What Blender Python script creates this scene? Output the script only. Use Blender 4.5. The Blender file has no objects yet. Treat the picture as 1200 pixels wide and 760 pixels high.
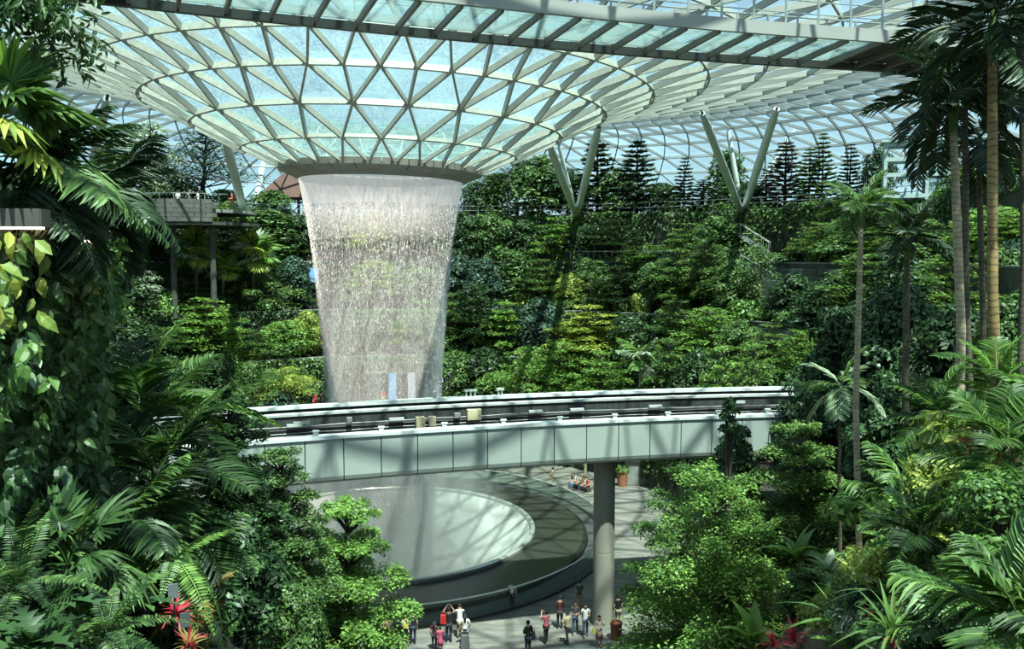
import bpy, bmesh, math, random
import numpy as np
from mathutils import Vector, Matrix, Euler

SC = bpy.context.scene
COL = SC.collection
PI = math.pi
rad = math.radians

# ---------------------------------------------------------------- camera
EYE = 19.5                       # eye height over the plaza
FPX, CX, CY = 1000.0, 600.0, 380.0
PITCH = math.atan(80.0 / FPX)
cam_d = bpy.data.cameras.new('camera')
cam_d.sensor_width = 36.0
cam_d.lens = 36.0 * FPX / 1200.0
cam_d.clip_start = 0.1
cam_d.clip_end = 2000.0
cam = bpy.data.objects.new('camera', cam_d)
COL.objects.link(cam)
cam.location = (0, 0, EYE)
cam.rotation_euler = (PI / 2 - PITCH, 0, 0)
SC.camera = cam

# ---------------------------------------------------------------- sky
SUN_AZ, SUN_EL = rad(156.0), rad(67.0)     # compass direction the light comes from (0 = away from the viewer)
W = bpy.data.worlds.new('sky')
SC.world = W
W.use_nodes = True
nt = W.node_tree
nt.nodes.clear()
w_out = nt.nodes.new('ShaderNodeOutputWorld')
w_bg = nt.nodes.new('ShaderNodeBackground')
w_sky = nt.nodes.new('ShaderNodeTexSky')
w_sky.sky_type = 'NISHITA'
w_sky.sun_disc = False
w_sky.sun_elevation = SUN_EL
w_sky.sun_rotation = SUN_AZ
w_sky.air_density = 1.0
w_sky.dust_density = 1.6
w_sky.ozone_density = 1.5
w_tc = nt.nodes.new('ShaderNodeTexCoord')
w_n = nt.nodes.new('ShaderNodeTexNoise')
w_n.inputs['Scale'].default_value = 3.2
w_n.inputs['Detail'].default_value = 6.0
w_n.inputs['Roughness'].default_value = 0.6
w_map = nt.nodes.new('ShaderNodeMapping')
w_map.inputs['Scale'].default_value = (1.0, 1.0, 3.0)
w_r = nt.nodes.new('ShaderNodeValToRGB')
w_r.color_ramp.elements[0].position = 0.46
w_r.color_ramp.elements[0].color = (0, 0, 0, 1)
w_r.color_ramp.elements[1].position = 0.68
w_r.color_ramp.elements[1].color = (0.75, 0.75, 0.75, 1)
w_mx = nt.nodes.new('ShaderNodeMix')
w_mx.data_type = 'RGBA'
w_mx.inputs[7].default_value = (6.6, 8.6, 9.3, 1)
nt.links.new(w_tc.outputs['Generated'], w_map.inputs['Vector'])
nt.links.new(w_map.outputs['Vector'], w_n.inputs['Vector'])
nt.links.new(w_n.outputs['Fac'], w_r.inputs['Fac'])
nt.links.new(w_r.outputs['Color'], w_mx.inputs[0])
nt.links.new(w_sky.outputs['Color'], w_mx.inputs[6])
nt.links.new(w_mx.outputs[2], w_bg.inputs['Color'])
nt.links.new(w_bg.outputs['Background'], w_out.inputs['Surface'])
w_bg.inputs['Strength'].default_value = 0.105

# ---------------------------------------------------------------- sun
sun_d = bpy.data.lights.new('sun', 'SUN')
sun_d.energy = 11.0
sun_d.angle = rad(0.9)
sun_d.color = (1.0, 0.90, 0.75)
sun = bpy.data.objects.new('sun', sun_d)
COL.objects.link(sun)
_sd = Vector((math.sin(SUN_AZ) * math.cos(SUN_EL), math.cos(SUN_AZ) * math.cos(SUN_EL), math.sin(SUN_EL)))
sun.location = (0, -20, 80)
sun.rotation_euler = _sd.to_track_quat('Z', 'Y').to_euler()

# ---------------------------------------------------------------- exposure
vs = SC.view_settings
vs.view_transform = 'Standard'
vs.look = 'None'
vs.exposure = 0.80
vs.gamma = 1.0
vs.use_curve_mapping = False
SC.cycles.max_bounces = 8
SC.cycles.diffuse_bounces = 3
SC.cycles.glossy_bounces = 2
SC.cycles.transmission_bounces = 3
SC.cycles.transparent_max_bounces = 24
SC.cycles.volume_bounces = 0
SC.cycles.caustics_reflective = False
SC.cycles.caustics_refractive = False
SC.cycles.sample_clamp_indirect = 6.0

# ================================================================ helpers
def look(px, py, depth):
    """World point that the photograph's pixel shows at a distance along the ground axis."""
    c, s = math.cos(PITCH), math.sin(PITCH)
    u, v = (px - CX) / FPX, (CY - py) / FPX
    d = Vector((u, c + v * s, -s + v * c))
    return Vector((0, 0, EYE)) + d * (depth / d.y)

def tag(o, label=None, cat=None, group=None, kind=None):
    if label: o['label'] = label
    if cat: o['category'] = cat
    if group: o['group'] = group
    if kind: o['kind'] = kind
    return o

def thing(name, label, cat, loc=(0, 0, 0), rotz=0.0, group=None, kind=None):
    o = bpy.data.objects.new(name, None)
    o.empty_display_size = 0.2
    COL.objects.link(o)
    o.location = loc
    o.rotation_euler = (0, 0, rotz)
    return tag(o, label, cat, group, kind)

def link(name, me, parent=None, loc=(0, 0, 0), rot=(0, 0, 0), scale=(1, 1, 1)):
    o = bpy.data.objects.new(name, me)
    COL.objects.link(o)
    if parent is not None: o.parent = parent
    o.location = loc
    o.rotation_euler = rot
    o.scale = scale
    return o

def raw_mesh(name, V, F, mat, smooth=False, mat_index=None):
    me = bpy.data.meshes.new(name)
    V = np.asarray(V, dtype=np.float32).reshape(-1, 3)
    if isinstance(F, np.ndarray):
        k = F.shape[1]
        me.vertices.add(len(V))
        me.vertices.foreach_set('co', V.ravel())
        me.loops.add(F.size)
        me.loops.foreach_set('vertex_index', F.astype(np.int32).ravel())
        me.polygons.add(len(F))
        me.polygons.foreach_set('loop_start', np.arange(0, F.size, k, dtype=np.int32))
        me.update(calc_edges=True)
    else:
        me.from_pydata([tuple(v) for v in V.tolist()], [], F)
        me.update()
    for m in (mat if isinstance(mat, (list, tuple)) else [mat]): me.materials.append(m)
    if mat_index is not None:
        me.polygons.foreach_set('material_index', np.asarray(mat_index, dtype=np.int32))
    if smooth:
        me.polygons.foreach_set('use_smooth', np.ones(len(me.polygons), dtype=bool))
    return me

class MB:
    """Collects solids; build() links them as one mesh object."""
    def __init__(s): s.V = []; s.F = []; s.sm = False
    def add(s, V, F):
        n = len(s.V); s.V += [tuple(v) for v in V]; s.F += [tuple(i + n for i in f) for f in F]; return s
    def hexa(s, p):          # 4 bottom, 4 top, both counter-clockwise from above
        return s.add(p, [(3, 2, 1, 0), (4, 5, 6, 7), (0, 1, 5, 4), (1, 2, 6, 5), (2, 3, 7, 6), (3, 0, 4, 7)])
    def box(s, c, d, rz=0.0):
        x, y, z = d[0] / 2, d[1] / 2, d[2] / 2
        R = Matrix.Rotation(rz, 3, 'Z'); c = Vector(c)
        return s.hexa([c + R @ Vector(q) for q in ((-x, -y, -z), (x, -y, -z), (x, y, -z), (-x, y, -z), (-x, -y, z), (x, -y, z), (x, y, z), (-x, y, z))])
    def bar(s, a, b, w, h, up=(0, 0, 1), drop=0.0):
        """A straight bar of width w, height h; drop moves it down along its own up."""
        a, b = Vector(a), Vector(b); t = (b - a).normalized()
        x = t.cross(Vector(up))
        if x.length < 1e-5: x = t.cross(Vector((1, 0, 0)))
        x.normalize(); y = x.cross(t).normalized()
        o = y * -drop
        q = lambda p, i, j: p + o + x * (i * w / 2) + y * (j * h / 2)
        return s.hexa([q(a, -1, -1), q(a, 1, -1), q(b, 1, -1), q(b, -1, -1), q(a, -1, 1), q(a, 1, 1), q(b, 1, 1), q(b, -1, 1)])
    def tube(s, P, R, n=8, cap=True):
        P = [Vector(p) for p in P]
        if not isinstance(R, (list, tuple)): R = [R] * len(P)
        V = []; F = []; x = None
        for i, p in enumerate(P):
            t = (P[min(i + 1, len(P) - 1)] - P[max(i - 1, 0)]).normalized()
            if x is None: x = t.orthogonal().normalized()
            else: x = (x - t * x.dot(t)).normalized()
            y = t.cross(x)
            for k in range(n):
                a = 2 * PI * k / n
                V.append(p + x * (math.cos(a) * R[i]) + y * (math.sin(a) * R[i]))
        for i in range(len(P) - 1):
            for k in range(n):
                F.append((i * n + k, i * n + (k + 1) % n, (i + 1) * n + (k + 1) % n, (i + 1) * n + k))
        if cap:
            F.append(tuple(range(n))[::-1]); F.append(tuple((len(P) - 1) * n + k for k in range(n)))
        return s.add(V, F)
    def lathe(s, prof, n=48, c=(0, 0), a0=0.0, a1=2 * PI, closed=False):
        """Profile of (radius, z) turned about a vertical axis; closed joins the profile's ends."""
        V = []; F = []; full = abs(a1 - a0 - 2 * PI) < 1e-6; m = len(prof); N = n if full else n + 1
        for i in range(N):
            a = a0 + (a1 - a0) * i / n
            for r, z in prof: V.append((c[0] + r * math.cos(a), c[1] + r * math.sin(a), z))
        for i in range(n):
            j = (i + 1) % N
            for k in range(m if closed else m - 1):
                l = (k + 1) % m
                F.append((i * m + k, j * m + k, j * m + l, i * m + l))
        if closed and not full:
            F.append(tuple(range(m))); F.append(tuple(n * m + k for k in range(m))[::-1])
        return s.add(V, F)
    def ball(s, c, r, n=8, m=6, sc=(1, 1, 1)):
        V = []; F = []
        for i in range(m + 1):
            t = PI * i / m
            for k in range(n):
                a = 2 * PI * k / n
                V.append((c[0] + r * sc[0] * math.sin(t) * math.cos(a), c[1] + r * sc[1] * math.sin(t) * math.sin(a), c[2] + r * sc[2] * math.cos(t)))
        for i in range(m):
            for k in range(n): F.append((i * n + k, (i + 1) * n + k, (i + 1) * n + (k + 1) % n, i * n + (k + 1) % n))
        return s.add(V, F)
    def mesh(s, name, mat, origin=(0, 0, 0), smooth=None):
        V = np.array([tuple(v) for v in s.V], dtype=np.float32) - np.array(tuple(origin), dtype=np.float32)
        return raw_mesh(name, V, s.F, mat, s.sm if smooth is None else smooth)
    def build(s, name, mat, parent=None, smooth=None, kind=None, label=None):
        """World coordinates in; the parent (if any) is unrotated at this moment."""
        org = parent.location if parent is not None else (0, 0, 0)
        if parent is not None and parent.parent is not None: org = Vector(org) + parent.parent.location
        o = link(name, s.mesh(name, mat, org, smooth), parent)
        if kind: o['kind'] = kind
        if label: o['label'] = label
        return o

def auto_smooth(o, ang=40):
    me = o.data
    me.polygons.foreach_set('use_smooth', np.ones(len(me.polygons), dtype=bool))
    try: me.set_sharp_from_angle(angle=rad(ang))
    except Exception: pass

# ================================================================ materials
MAT = {}
def nodes_of(name):
    m = bpy.data.materials.new(name); m.use_nodes = True
    n = m.node_tree; n.nodes.clear()
    o = n.nodes.new('ShaderNodeOutputMaterial')
    return m, n, o

def N(t, kind, **kw):
    n = t.nodes.new('ShaderNode' + kind)
    for k, v in kw.items():
        if k in n.inputs: n.inputs[k].default_value = v
        else: setattr(n, k, v)
    return n

def ramp(t, fac, stops):
    r = t.nodes.new('ShaderNodeValToRGB'); e = r.color_ramp.elements
    while len(e) < len(stops): e.new(0.5)
    for i, (p, c) in enumerate(stops):
        e[i].position = p; e[i].color = (*c, 1) if len(c) == 3 else c
    t.links.new(fac, r.inputs['Fac'])
    return r.outputs['Color']

def solid(name, c, rough=0.6, metal=0.0, c2=None, scale=4.0, bump=0.0, stretch=(1, 1, 1), spec=0.5, bscale=None):
    m, t, o = nodes_of(name)
    p = N(t, 'BsdfPrincipled', Roughness=rough, Metallic=metal)
    p.inputs['Specular IOR Level'].default_value = spec
    tc = N(t, 'TexCoord'); mp = N(t, 'Mapping'); mp.inputs['Scale'].default_value = stretch
    t.links.new(tc.outputs['Object'], mp.inputs['Vector'])
    nz = N(t, 'TexNoise', Scale=scale, Detail=5.0, Roughness=0.6)
    t.links.new(mp.outputs['Vector'], nz.inputs['Vector'])
    c2 = c2 or tuple(x * 0.78 for x in c)
    t.links.new(ramp(t, nz.outputs['Fac'], [(0.33, c2), (0.68, c)]), p.inputs['Base Color'])
    if bump:
        nb = nz
        if bscale:
            nb = N(t, 'TexNoise', Scale=bscale, Detail=3.0); t.links.new(mp.outputs['Vector'], nb.inputs['Vector'])
        b = N(t, 'Bump', Strength=bump, Distance=0.05)
        t.links.new(nb.outputs['Fac'], b.inputs['Height']); t.links.new(b.outputs['Normal'], p.inputs['Normal'])
    t.links.new(p.outputs['BSDF'], o.inputs['Surface'])
    MAT[name] = m
    return m

def glass(name, tint, film, film_amt, gloss=0.10, ripple=0.0, rscale=3.0):
    """Thin pane: lets light straight through, with a whitish printed film and a sheen."""
    m, t, o = nodes_of(name)
    tr = N(t, 'BsdfTransparent'); tr.inputs['Color'].default_value = (*tint, 1)
    tl = N(t, 'BsdfTranslucent'); tl.inputs['Color'].default_value = (*film, 1)
    df = N(t, 'BsdfDiffuse'); df.inputs['Color'].default_value = (*film, 1)
    mf = N(t, 'MixShader', Fac=0.45)
    t.links.new(tl.outputs[0], mf.inputs[1]); t.links.new(df.outputs[0], mf.inputs[2])
    m1 = N(t, 'MixShader', Fac=film_amt)
    t.links.new(tr.outputs[0], m1.inputs[1]); t.links.new(mf.outputs[0], m1.inputs[2])
    if ripple:
        tc = N(t, 'TexCoord')
        nz = N(t, 'TexNoise', Scale=rscale, Detail=4.0, Distortion=1.6)
        t.links.new(tc.outputs['Object'], nz.inputs['Vector'])
        c = ramp(t, nz.outputs['Fac'], [(0.40, (film_amt * 0.6,) * 3), (0.49, (film_amt + ripple,) * 3), (0.53, (film_amt,) * 3), (0.62, (film_amt * 0.7,) * 3), (0.66, (film_amt + ripple * 0.7,) * 3), (0.70, (film_amt,) * 3)])
        t.links.new(c, m1.inputs[0])
    gl = N(t, 'BsdfGlossy', Roughness=0.08); gl.inputs['Color'].default_value = (0.9, 0.95, 1, 1)
    fr = N(t, 'Fresnel', IOR=1.35)
    ml = N(t, 'Math', operation='MULTIPLY'); ml.inputs[1].default_value = gloss * 6
    t.links.new(fr.outputs[0], ml.inputs[0])
    m2 = N(t, 'MixShader')
    t.links.new(ml.outputs[0], m2.inputs[0])
    t.links.new(m1.outputs[0], m2.inputs[1]); t.links.new(gl.outputs[0], m2.inputs[2])
    t.links.new(m2.outputs[0], o.inputs['Surface'])
    MAT[name] = m
    return m

def leafmat(name, dark, mid, light, trans=0.35, rough=0.45, spec=0.35, light_at=0.8):
    """Leaves: every loose leaf takes its own shade; light shines through."""
    def tone(c):
        y = 0.3 * c[0] + 0.6 * c[1] + 0.1 * c[2]
        return tuple((x * 0.86 + y * 0.14) * 1.18 for x in c)
    if name != 'leaf_red': dark, mid, light = tone(dark), tone(mid), tone(light)
    m, t, o = nodes_of(name)
    g = N(t, 'NewGeometry')
    oi = N(t, 'ObjectInfo')
    ad = N(t, 'MapRange'); ad.inputs['To Min'].default_value = -0.12; ad.inputs['To Max'].default_value = 0.12
    t.links.new(oi.outputs['Random'], ad.inputs['Value'])
    sm = N(t, 'Math', operation='ADD')
    t.links.new(g.outputs['Random Per Island'], sm.inputs[0]); t.links.new(ad.outputs[0], sm.inputs[1])
    c = ramp(t, sm.outputs[0], [(0.05, dark), (0.5, mid), (light_at, light), (1.0, light)])
    p = N(t, 'BsdfPrincipled', Roughness=rough)
    p.inputs['Specular IOR Level'].default_value = spec
    t.links.new(c, p.inputs['Base Color'])
    tl = N(t, 'BsdfTranslucent')
    hs = N(t, 'HueSaturation', Hue=0.485, Saturation=1.15, Value=1.25)
    t.links.new(c, hs.inputs['Color']); t.links.new(hs.outputs[0], tl.inputs['Color'])
    mx = N(t, 'MixShader', Fac=trans)
    t.links.new(p.outputs[0], mx.inputs[1]); t.links.new(tl.outputs[0], mx.inputs[2])
    t.links.new(mx.outputs[0], o.inputs['Surface'])
    MAT[name] = m
    return m

solid('white_steel', (0.37, 0.38, 0.34), 0.45, 0.0, (0.31, 0.32, 0.29), 1.0)
solid('grey_steel', (0.20, 0.225, 0.23), 0.5, 0.0, (0.16, 0.18, 0.185), 1.0)
solid('strut_paint', (0.52, 0.58, 0.57), 0.4, 0.0, (0.44, 0.50, 0.49), 1.2)
solid('ring_cladding', (0.30, 0.28, 0.24), 0.5, 0.0, (0.24, 0.23, 0.20), 0.8)
solid('fascia_grey', (0.36, 0.36, 0.34), 0.5, 0.0, (0.31, 0.315, 0.30), 0.5)
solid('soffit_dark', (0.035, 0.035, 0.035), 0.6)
solid('bronze_steel', (0.05, 0.048, 0.042), 0.5)
solid('rib_steel', (0.18, 0.175, 0.15), 0.5)
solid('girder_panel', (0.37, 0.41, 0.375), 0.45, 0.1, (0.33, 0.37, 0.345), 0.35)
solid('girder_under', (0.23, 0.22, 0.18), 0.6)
solid('cap_white', (0.66, 0.70, 0.68), 0.45)
solid('parapet_light', (0.50, 0.52, 0.48), 0.6, 0, (0.38, 0.40, 0.37), 2.0)
solid('track_black', (0.016, 0.017, 0.017), 0.6, 0, (0.010, 0.010, 0.011), 1.5)
solid('parapet_stain', (0.052, 0.056, 0.052), 0.7, 0, (0.018, 0.020, 0.019), 1.6, 0.0, (2.5, 2.5, 0.25))
solid('cable_black', (0.012, 0.012, 0.013), 0.5)
solid('cable_grey', (0.30, 0.30, 0.28), 0.4, 0.3)
solid('box_cream', (0.62, 0.53, 0.34), 0.55)
solid('box_tan', (0.40, 0.34, 0.22), 0.55)
solid('column_paint', (0.27, 0.255, 0.21), 0.6, 0, (0.22, 0.21, 0.175), 0.7)
solid('plaza_stone', (0.21, 0.195, 0.165), 0.55, 0, (0.075, 0.08, 0.078), 1.2, 0.25, (0.45, 1.7, 1), 0.4)
solid('stone_grey', (0.115, 0.12, 0.11), 0.8, 0, (0.06, 0.065, 0.055), 1.6, 0.2)
solid('dark_granite', (0.022, 0.024, 0.022), 0.3, 0, (0.012, 0.014, 0.013), 0.9, 0.0)
solid('kerb_dark', (0.05, 0.055, 0.05), 0.5)
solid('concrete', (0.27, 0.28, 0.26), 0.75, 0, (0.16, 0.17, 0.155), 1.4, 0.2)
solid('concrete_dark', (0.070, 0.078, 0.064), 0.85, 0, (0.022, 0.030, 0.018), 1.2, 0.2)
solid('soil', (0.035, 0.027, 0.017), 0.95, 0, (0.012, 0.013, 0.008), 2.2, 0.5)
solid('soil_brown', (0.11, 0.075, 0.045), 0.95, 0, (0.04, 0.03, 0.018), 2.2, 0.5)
solid('bark_grey', (0.20, 0.17, 0.125), 0.85, 0, (0.09, 0.08, 0.06), 5.0, 0.4, (1, 1, 0.4))
solid('bark_dark', (0.055, 0.045, 0.032), 0.9, 0, (0.025, 0.02, 0.015), 5.0, 0.4, (1, 1, 0.4))
solid('rail_metal', (0.40, 0.44, 0.42), 0.35, 0.5)
solid('steel_bright', (0.60, 0.62, 0.58), 0.3, 0.6)
solid('terracotta', (0.30, 0.12, 0.055), 0.7)
solid('timber_roof', (0.11, 0.045, 0.03), 0.7, 0, (0.06, 0.025, 0.018), 3)
solid('lamp_box', (0.085, 0.078, 0.066), 0.6)
solid('slate_plate', (0.13, 0.16, 0.16), 0.6)
solid('pale_panel', (0.48, 0.60, 0.60), 0.5)
solid('shop_blue', (0.12, 0.34, 0.55), 0.4)
solid('shop_dark', (0.05, 0.055, 0.055), 0.5)

def palm_bark(name, a, b, ring):
    m, t, o = nodes_of(name)
    tc = N(t, 'TexCoord'); sp = N(t, 'SeparateXYZ'); t.links.new(tc.outputs['Object'], sp.inputs[0])
    nz = N(t, 'TexNoise', Scale=3.0, Detail=4.0); t.links.new(tc.outputs['Object'], nz.inputs['Vector'])
    ad = N(t, 'Math', operation='MULTIPLY_ADD'); ad.inputs[1].default_value = 0.25
    t.links.new(nz.outputs['Fac'], ad.inputs[0]); t.links.new(sp.outputs['Z'], ad.inputs[2])
    sn = N(t, 'Math', operation='MULTIPLY'); sn.inputs[1].default_value = ring; t.links.new(ad.outputs[0], sn.inputs[0])
    fr = N(t, 'Math', operation='FRACT'); t.links.new(sn.outputs[0], fr.inputs[0])
    c1 = ramp(t, fr.outputs[0], [(0.0, b), (0.16, b), (0.26, a), (1.0, a)])
    c2 = ramp(t, nz.outputs['Fac'], [(0.3, (0.5, 0.5, 0.5)), (0.7, (1.1, 1.05, 1.0))])
    mx = N(t, 'Mix', data_type='RGBA', blend_type='MULTIPLY'); mx.inputs[0].default_value = 1.0
    t.links.new(c1, mx.inputs[6]); t.links.new(c2, mx.inputs[7])
    p = N(t, 'BsdfPrincipled', Roughness=0.8); t.links.new(mx.outputs[2], p.inputs['Base Color'])
    t.links.new(p.outputs[0], o.inputs['Surface']); MAT[name] = m
palm_bark('palm_trunk', (0.50, 0.42, 0.28), (0.30, 0.24, 0.16), 8.0)
palm_bark('palm_trunk_gold', (0.34, 0.235, 0.095), (0.16, 0.11, 0.05), 7.0)
palm_bark('palm_trunk_dark', (0.105, 0.09, 0.06), (0.05, 0.042, 0.03), 7.0)

glass('pane_wet', (0.77, 0.91, 0.91), (0.60, 0.78, 0.76), 0.05, 0.05, 0.20, 2.4)
glass('pane_clear', (0.80, 0.93, 0.96), (0.55, 0.74, 0.80), 0.10, 0.05)
glass('pane_green', (0.84, 0.92, 0.92), (0.60, 0.74, 0.74), 0.20, 0.05)
glass('balustrade_glass', (0.80, 0.87, 0.85), (0.3, 0.38, 0.36), 0.06, 0.06)

def emit(name, c, s):
    m, t, o = nodes_of(name)
    e = N(t, 'Emission', Strength=s); e.inputs['Color'].default_value = (*c, 1)
    t.links.new(e.outputs[0], o.inputs['Surface']); MAT[name] = m
emit('lamp_glow', (1.0, 0.72, 0.50), 5.0)
emit('shop_light', (0.75, 0.88, 1.0), 0.5)
emit('screen_blue', (0.18, 0.50, 0.80), 0.8)
# ================================================================ the glass roof
AX = Vector((-8.83, 58.5, 0.0))             # the axis of the waterfall
FRONT = math.atan2(-AX.y, -AX.x)            # azimuth (about the axis) that faces the viewer
# (radius, height over the eye, nodes)
RINGS = [(6.45, 5.78, 26), (9.1, 6.95, 26), (12.1, 8.4, 26), (15.0, 9.8, 52), (18.1, 10.9, 52), (21.5, 11.75, 52), (25.0, 12.45, 52), (29.0, 13.2, 52),
         (33.0, 13.9, 104), (37.0, 14.4, 104), (41.0, 14.5, 104), (45.0, 14.2, 104), (48.6, 13.5, 104), (52.0, 12.4, 104), (55.0, 10.9, 104), (57.6, 9.0, 104), (59.6, 6.8, 104),
         (61.2, 4.2, 104), (62.3, 1.4, 104), (62.9, -1.6, 104), (63.1, -4.8, 104), (63.1, -9.0, 104)]

def ring_node(k, i):
    r, h, n = RINGS[k]
    off = 0.0
    if k < 3: off = 0.5 * ((k + 1) % 2)
    else: off = 0.5 * (k % 2) + 0.5
    if n == 104: off = 0.5 * (k % 2)
    if k == 3: off = 0.0
    if k == 8: off = 0.0
    a = FRONT + 2 * PI * (i + off + (0.5 if k == 2 else 0)) / n
    if k == 2: a = FRONT + 2 * PI * (i + 0.5) / n
    if k == 3: a = FRONT + 2 * PI * (i + 1.0) / n       # node 2i stands behind node i of the ring before
    if 4 <= k <= 7: a = FRONT + 2 * PI * (i + 0.5 * ((k - 3) % 2)) / n
    if k == 8: a = FRONT + 2 * PI * (i) / n
    if k > 8: a = FRONT + 2 * PI * (i + 0.5 * ((k - 8) % 2)) / n
    x, y = r * math.cos(a), r * math.sin(a)
    return Vector((AX.x + x, AX.y + y, EYE + h - 0.022 * x)), a

NODES = [[ring_node(k, i) for i in range(RINGS[k][2])] for k in range(len(RINGS))]

def nearest(k, a):
    n = RINGS[k][2]; a0 = NODES[k][0][1]
    return (a - a0) / (2 * PI) * n

panes = []; beams = []        # (points, ring row)
for k in range(len(RINGS) - 1):
    n0, n1 = RINGS[k][2], RINGS[k + 1][2]
    P = lambda kk, i: NODES[kk][i % RINGS[kk][2]][0]
    if n1 == n0:
        for i in range(n0):
            u = nearest(k + 1, NODES[k][i][1])         # fractional index of the neighbours on the next ring
            lo = math.floor(u + 1e-6); hi = lo + 1
            panes.append(((P(k, i), P(k + 1, lo), P(k + 1, hi)), k))
            panes.append(((P(k, i), P(k + 1, hi), P(k, i + 1)), k))
            beams.append((P(k, i), P(k + 1, lo), k)); beams.append((P(k, i), P(k + 1, hi), k))
    else:
        for i in range(n0):
            m = round(nearest(k + 1, NODES[k][i][1]))
            panes.append(((P(k, i), P(k + 1, m - 1), P(k + 1, m)), k)); panes.append(((P(k, i), P(k + 1, m), P(k + 1, m + 1)), k))
            panes.append(((P(k, i), P(k + 1, m + 1), P(k, i + 1)), k))
            for d in (-1, 0, 1): beams.append((P(k, i), P(k + 1, m + d), k))
    for i in range(n1): beams.append((P(k + 1, i), P(k + 1, i + 1), k))

def pix(p):
    c, s = math.cos(PITCH), math.sin(PITCH)
    d = Vector(p) - Vector((0, 0, EYE))
    zc = d.y * c - d.z * s
    if zc < 1: return None
    yc = d.y * s + d.z * c
    return CX + FPX * d.x / zc, CY - FPX * yc / zc

def shown(pts):
    q = [pix(p) for p in pts]
    if any(v is None for v in q): return 0
    cx = sum(v[0] for v in q) / len(q); cy = sum(v[1] for v in q) / len(q)
    if not (-20 < cx < 1220 and -20 < cy < 330): return 0
    if len(q) == 2: return math.hypot(q[0][0] - q[1][0], q[0][1] - q[1][1])
    (x0, y0), (x1, y1), (x2, y2) = q
    return abs((x1 - x0) * (y2 - y0) - (x2 - x0) * (y1 - y0)) / 2

def inward(p):
    """Direction off the glass into the hall at a roof point."""
    r = math.hypot(p.x - AX.x, p.y - AX.y)
    k = min(range(len(RINGS)), key=lambda q: abs(RINGS[q][0] - r) + abs(RINGS[q][1] - (p.z - EYE)) * 0.7)
    a, b = RINGS[max(k - 1, 0)], RINGS[min(k + 1, len(RINGS) - 1)]
    dr, dh = b[0] - a[0], b[1] - a[1]
    l = math.hypot(dr, dh) or 1
    rx, ry = (p.x - AX.x) / max(r, 1e-3), (p.y - AX.y) / max(r, 1e-3)
    return Vector((rx * dh / l, ry * dh / l, -dr / l))

roof = thing('ceiling', 'domed glass and steel gridshell roof dipping to a funnel over the waterfall', 'roof', (AX.x, AX.y, EYE), kind='structure')
def pane_mb(mb, pts):
    c = (pts[0] + pts[1] + pts[2]) / 3; n = (pts[1] - pts[0]).cross(pts[2] - pts[0]).normalized()
    if n.z < 0 or (abs(n.z) < 0.02): n = n if n.dot(-inward(c)) > 0 else -n
    q = [p + (c - p) * (0.06 / max((c - p).length, 0.06)) for p in pts]
    lo = [p + n * 0.0 for p in q]; hi = [p + n * 0.03 for p in q]
    mb.add(lo + hi, [(2, 1, 0), (3, 4, 5), (0, 1, 4, 3), (1, 2, 5, 4), (2, 0, 3, 5)])
def beam_mb(mb, a, b, k):
    up = -(inward(a) + inward(b)).normalized()
    w, d = (0.12, 0.36) if k < 7 else (0.11, 0.30)
    if k >= 14: w, d = 0.09, 0.18
    if k == 0: d = 0.24
    mb.bar(a, b, w, d, up, d / 2)

rank = sorted(range(len(panes)), key=lambda i: -shown(panes[i][0]))[:290]
sel = set(i for i in rank if shown(panes[i][0]) > 60)
rest_w, rest_c = MB(), MB()
for i, (pts, k) in enumerate(panes):
    wet = k < 5
    if i in sel:
        m = MB(); pane_mb(m, pts); m.build('pane', MAT['pane_wet' if wet else 'pane_clear'], roof)
    else: pane_mb(rest_w if wet else rest_c, pts)
rest_w.build('wet_glazing', MAT['pane_wet'], roof, kind='stuff')
rest_c.build('outer_glazing', MAT['pane_clear'], roof, kind='stuff')
rank = sorted(range(len(beams)), key=lambda i: -shown(beams[i][:2]))[:290]
sel = set(i for i in rank if shown(beams[i][:2]) > 12)
rest = MB(); rest_o = MB()
for i, (a, b, k) in enumerate(beams):
    if i in sel:
        m = MB(); beam_mb(m, a, b, k); m.build('beam', MAT['white_steel' if k < 8 else 'grey_steel'], roof)
    else: beam_mb(rest if k < 8 else rest_o, a, b, k)
rest.build('funnel_framing', MAT['white_steel'], roof, kind='stuff')
rest_o.build('outer_framing', MAT['grey_steel'], roof, kind='stuff')

# the oculus ring: 26 clad panels with open joints between them
ocu = thing('oculus_ring', 'brown grey clad steel ring around the opening that the water falls from', 'ring', (AX.x, AX.y, EYE + 5), kind='structure')
def tilted(mb):
    mb.V = [(v[0], v[1], v[2] - 0.022 * (v[0] - AX.x)) for v in mb.V]; return mb
for i in range(26):
    a0 = FRONT + 2 * PI * (i + 0.02) / 26; a1 = FRONT + 2 * PI * (i + 0.98) / 26
    m = MB(); m.lathe([(6.86, EYE + 5.94), (6.80, EYE + 5.54), (6.06, EYE + 5.26), (5.95, EYE + 5.42), (6.5, EYE + 5.9)], 4, (AX.x, AX.y), a0, a1, True)
    tilted(m).build('panel', MAT['ring_cladding'], ocu)
m = MB(); m.lathe([(6.0, EYE + 5.28), (5.62, EYE + 5.0), (5.5, EYE + 5.02), (5.5, EYE + 5.7), (6.2, EYE + 5.8)], 78, (AX.x, AX.y), 0, 2 * PI, True)
tilted(m).build('lip', MAT['ring_cladding'], ocu)
# ================================================================ plaza, pool, waterfall


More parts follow.
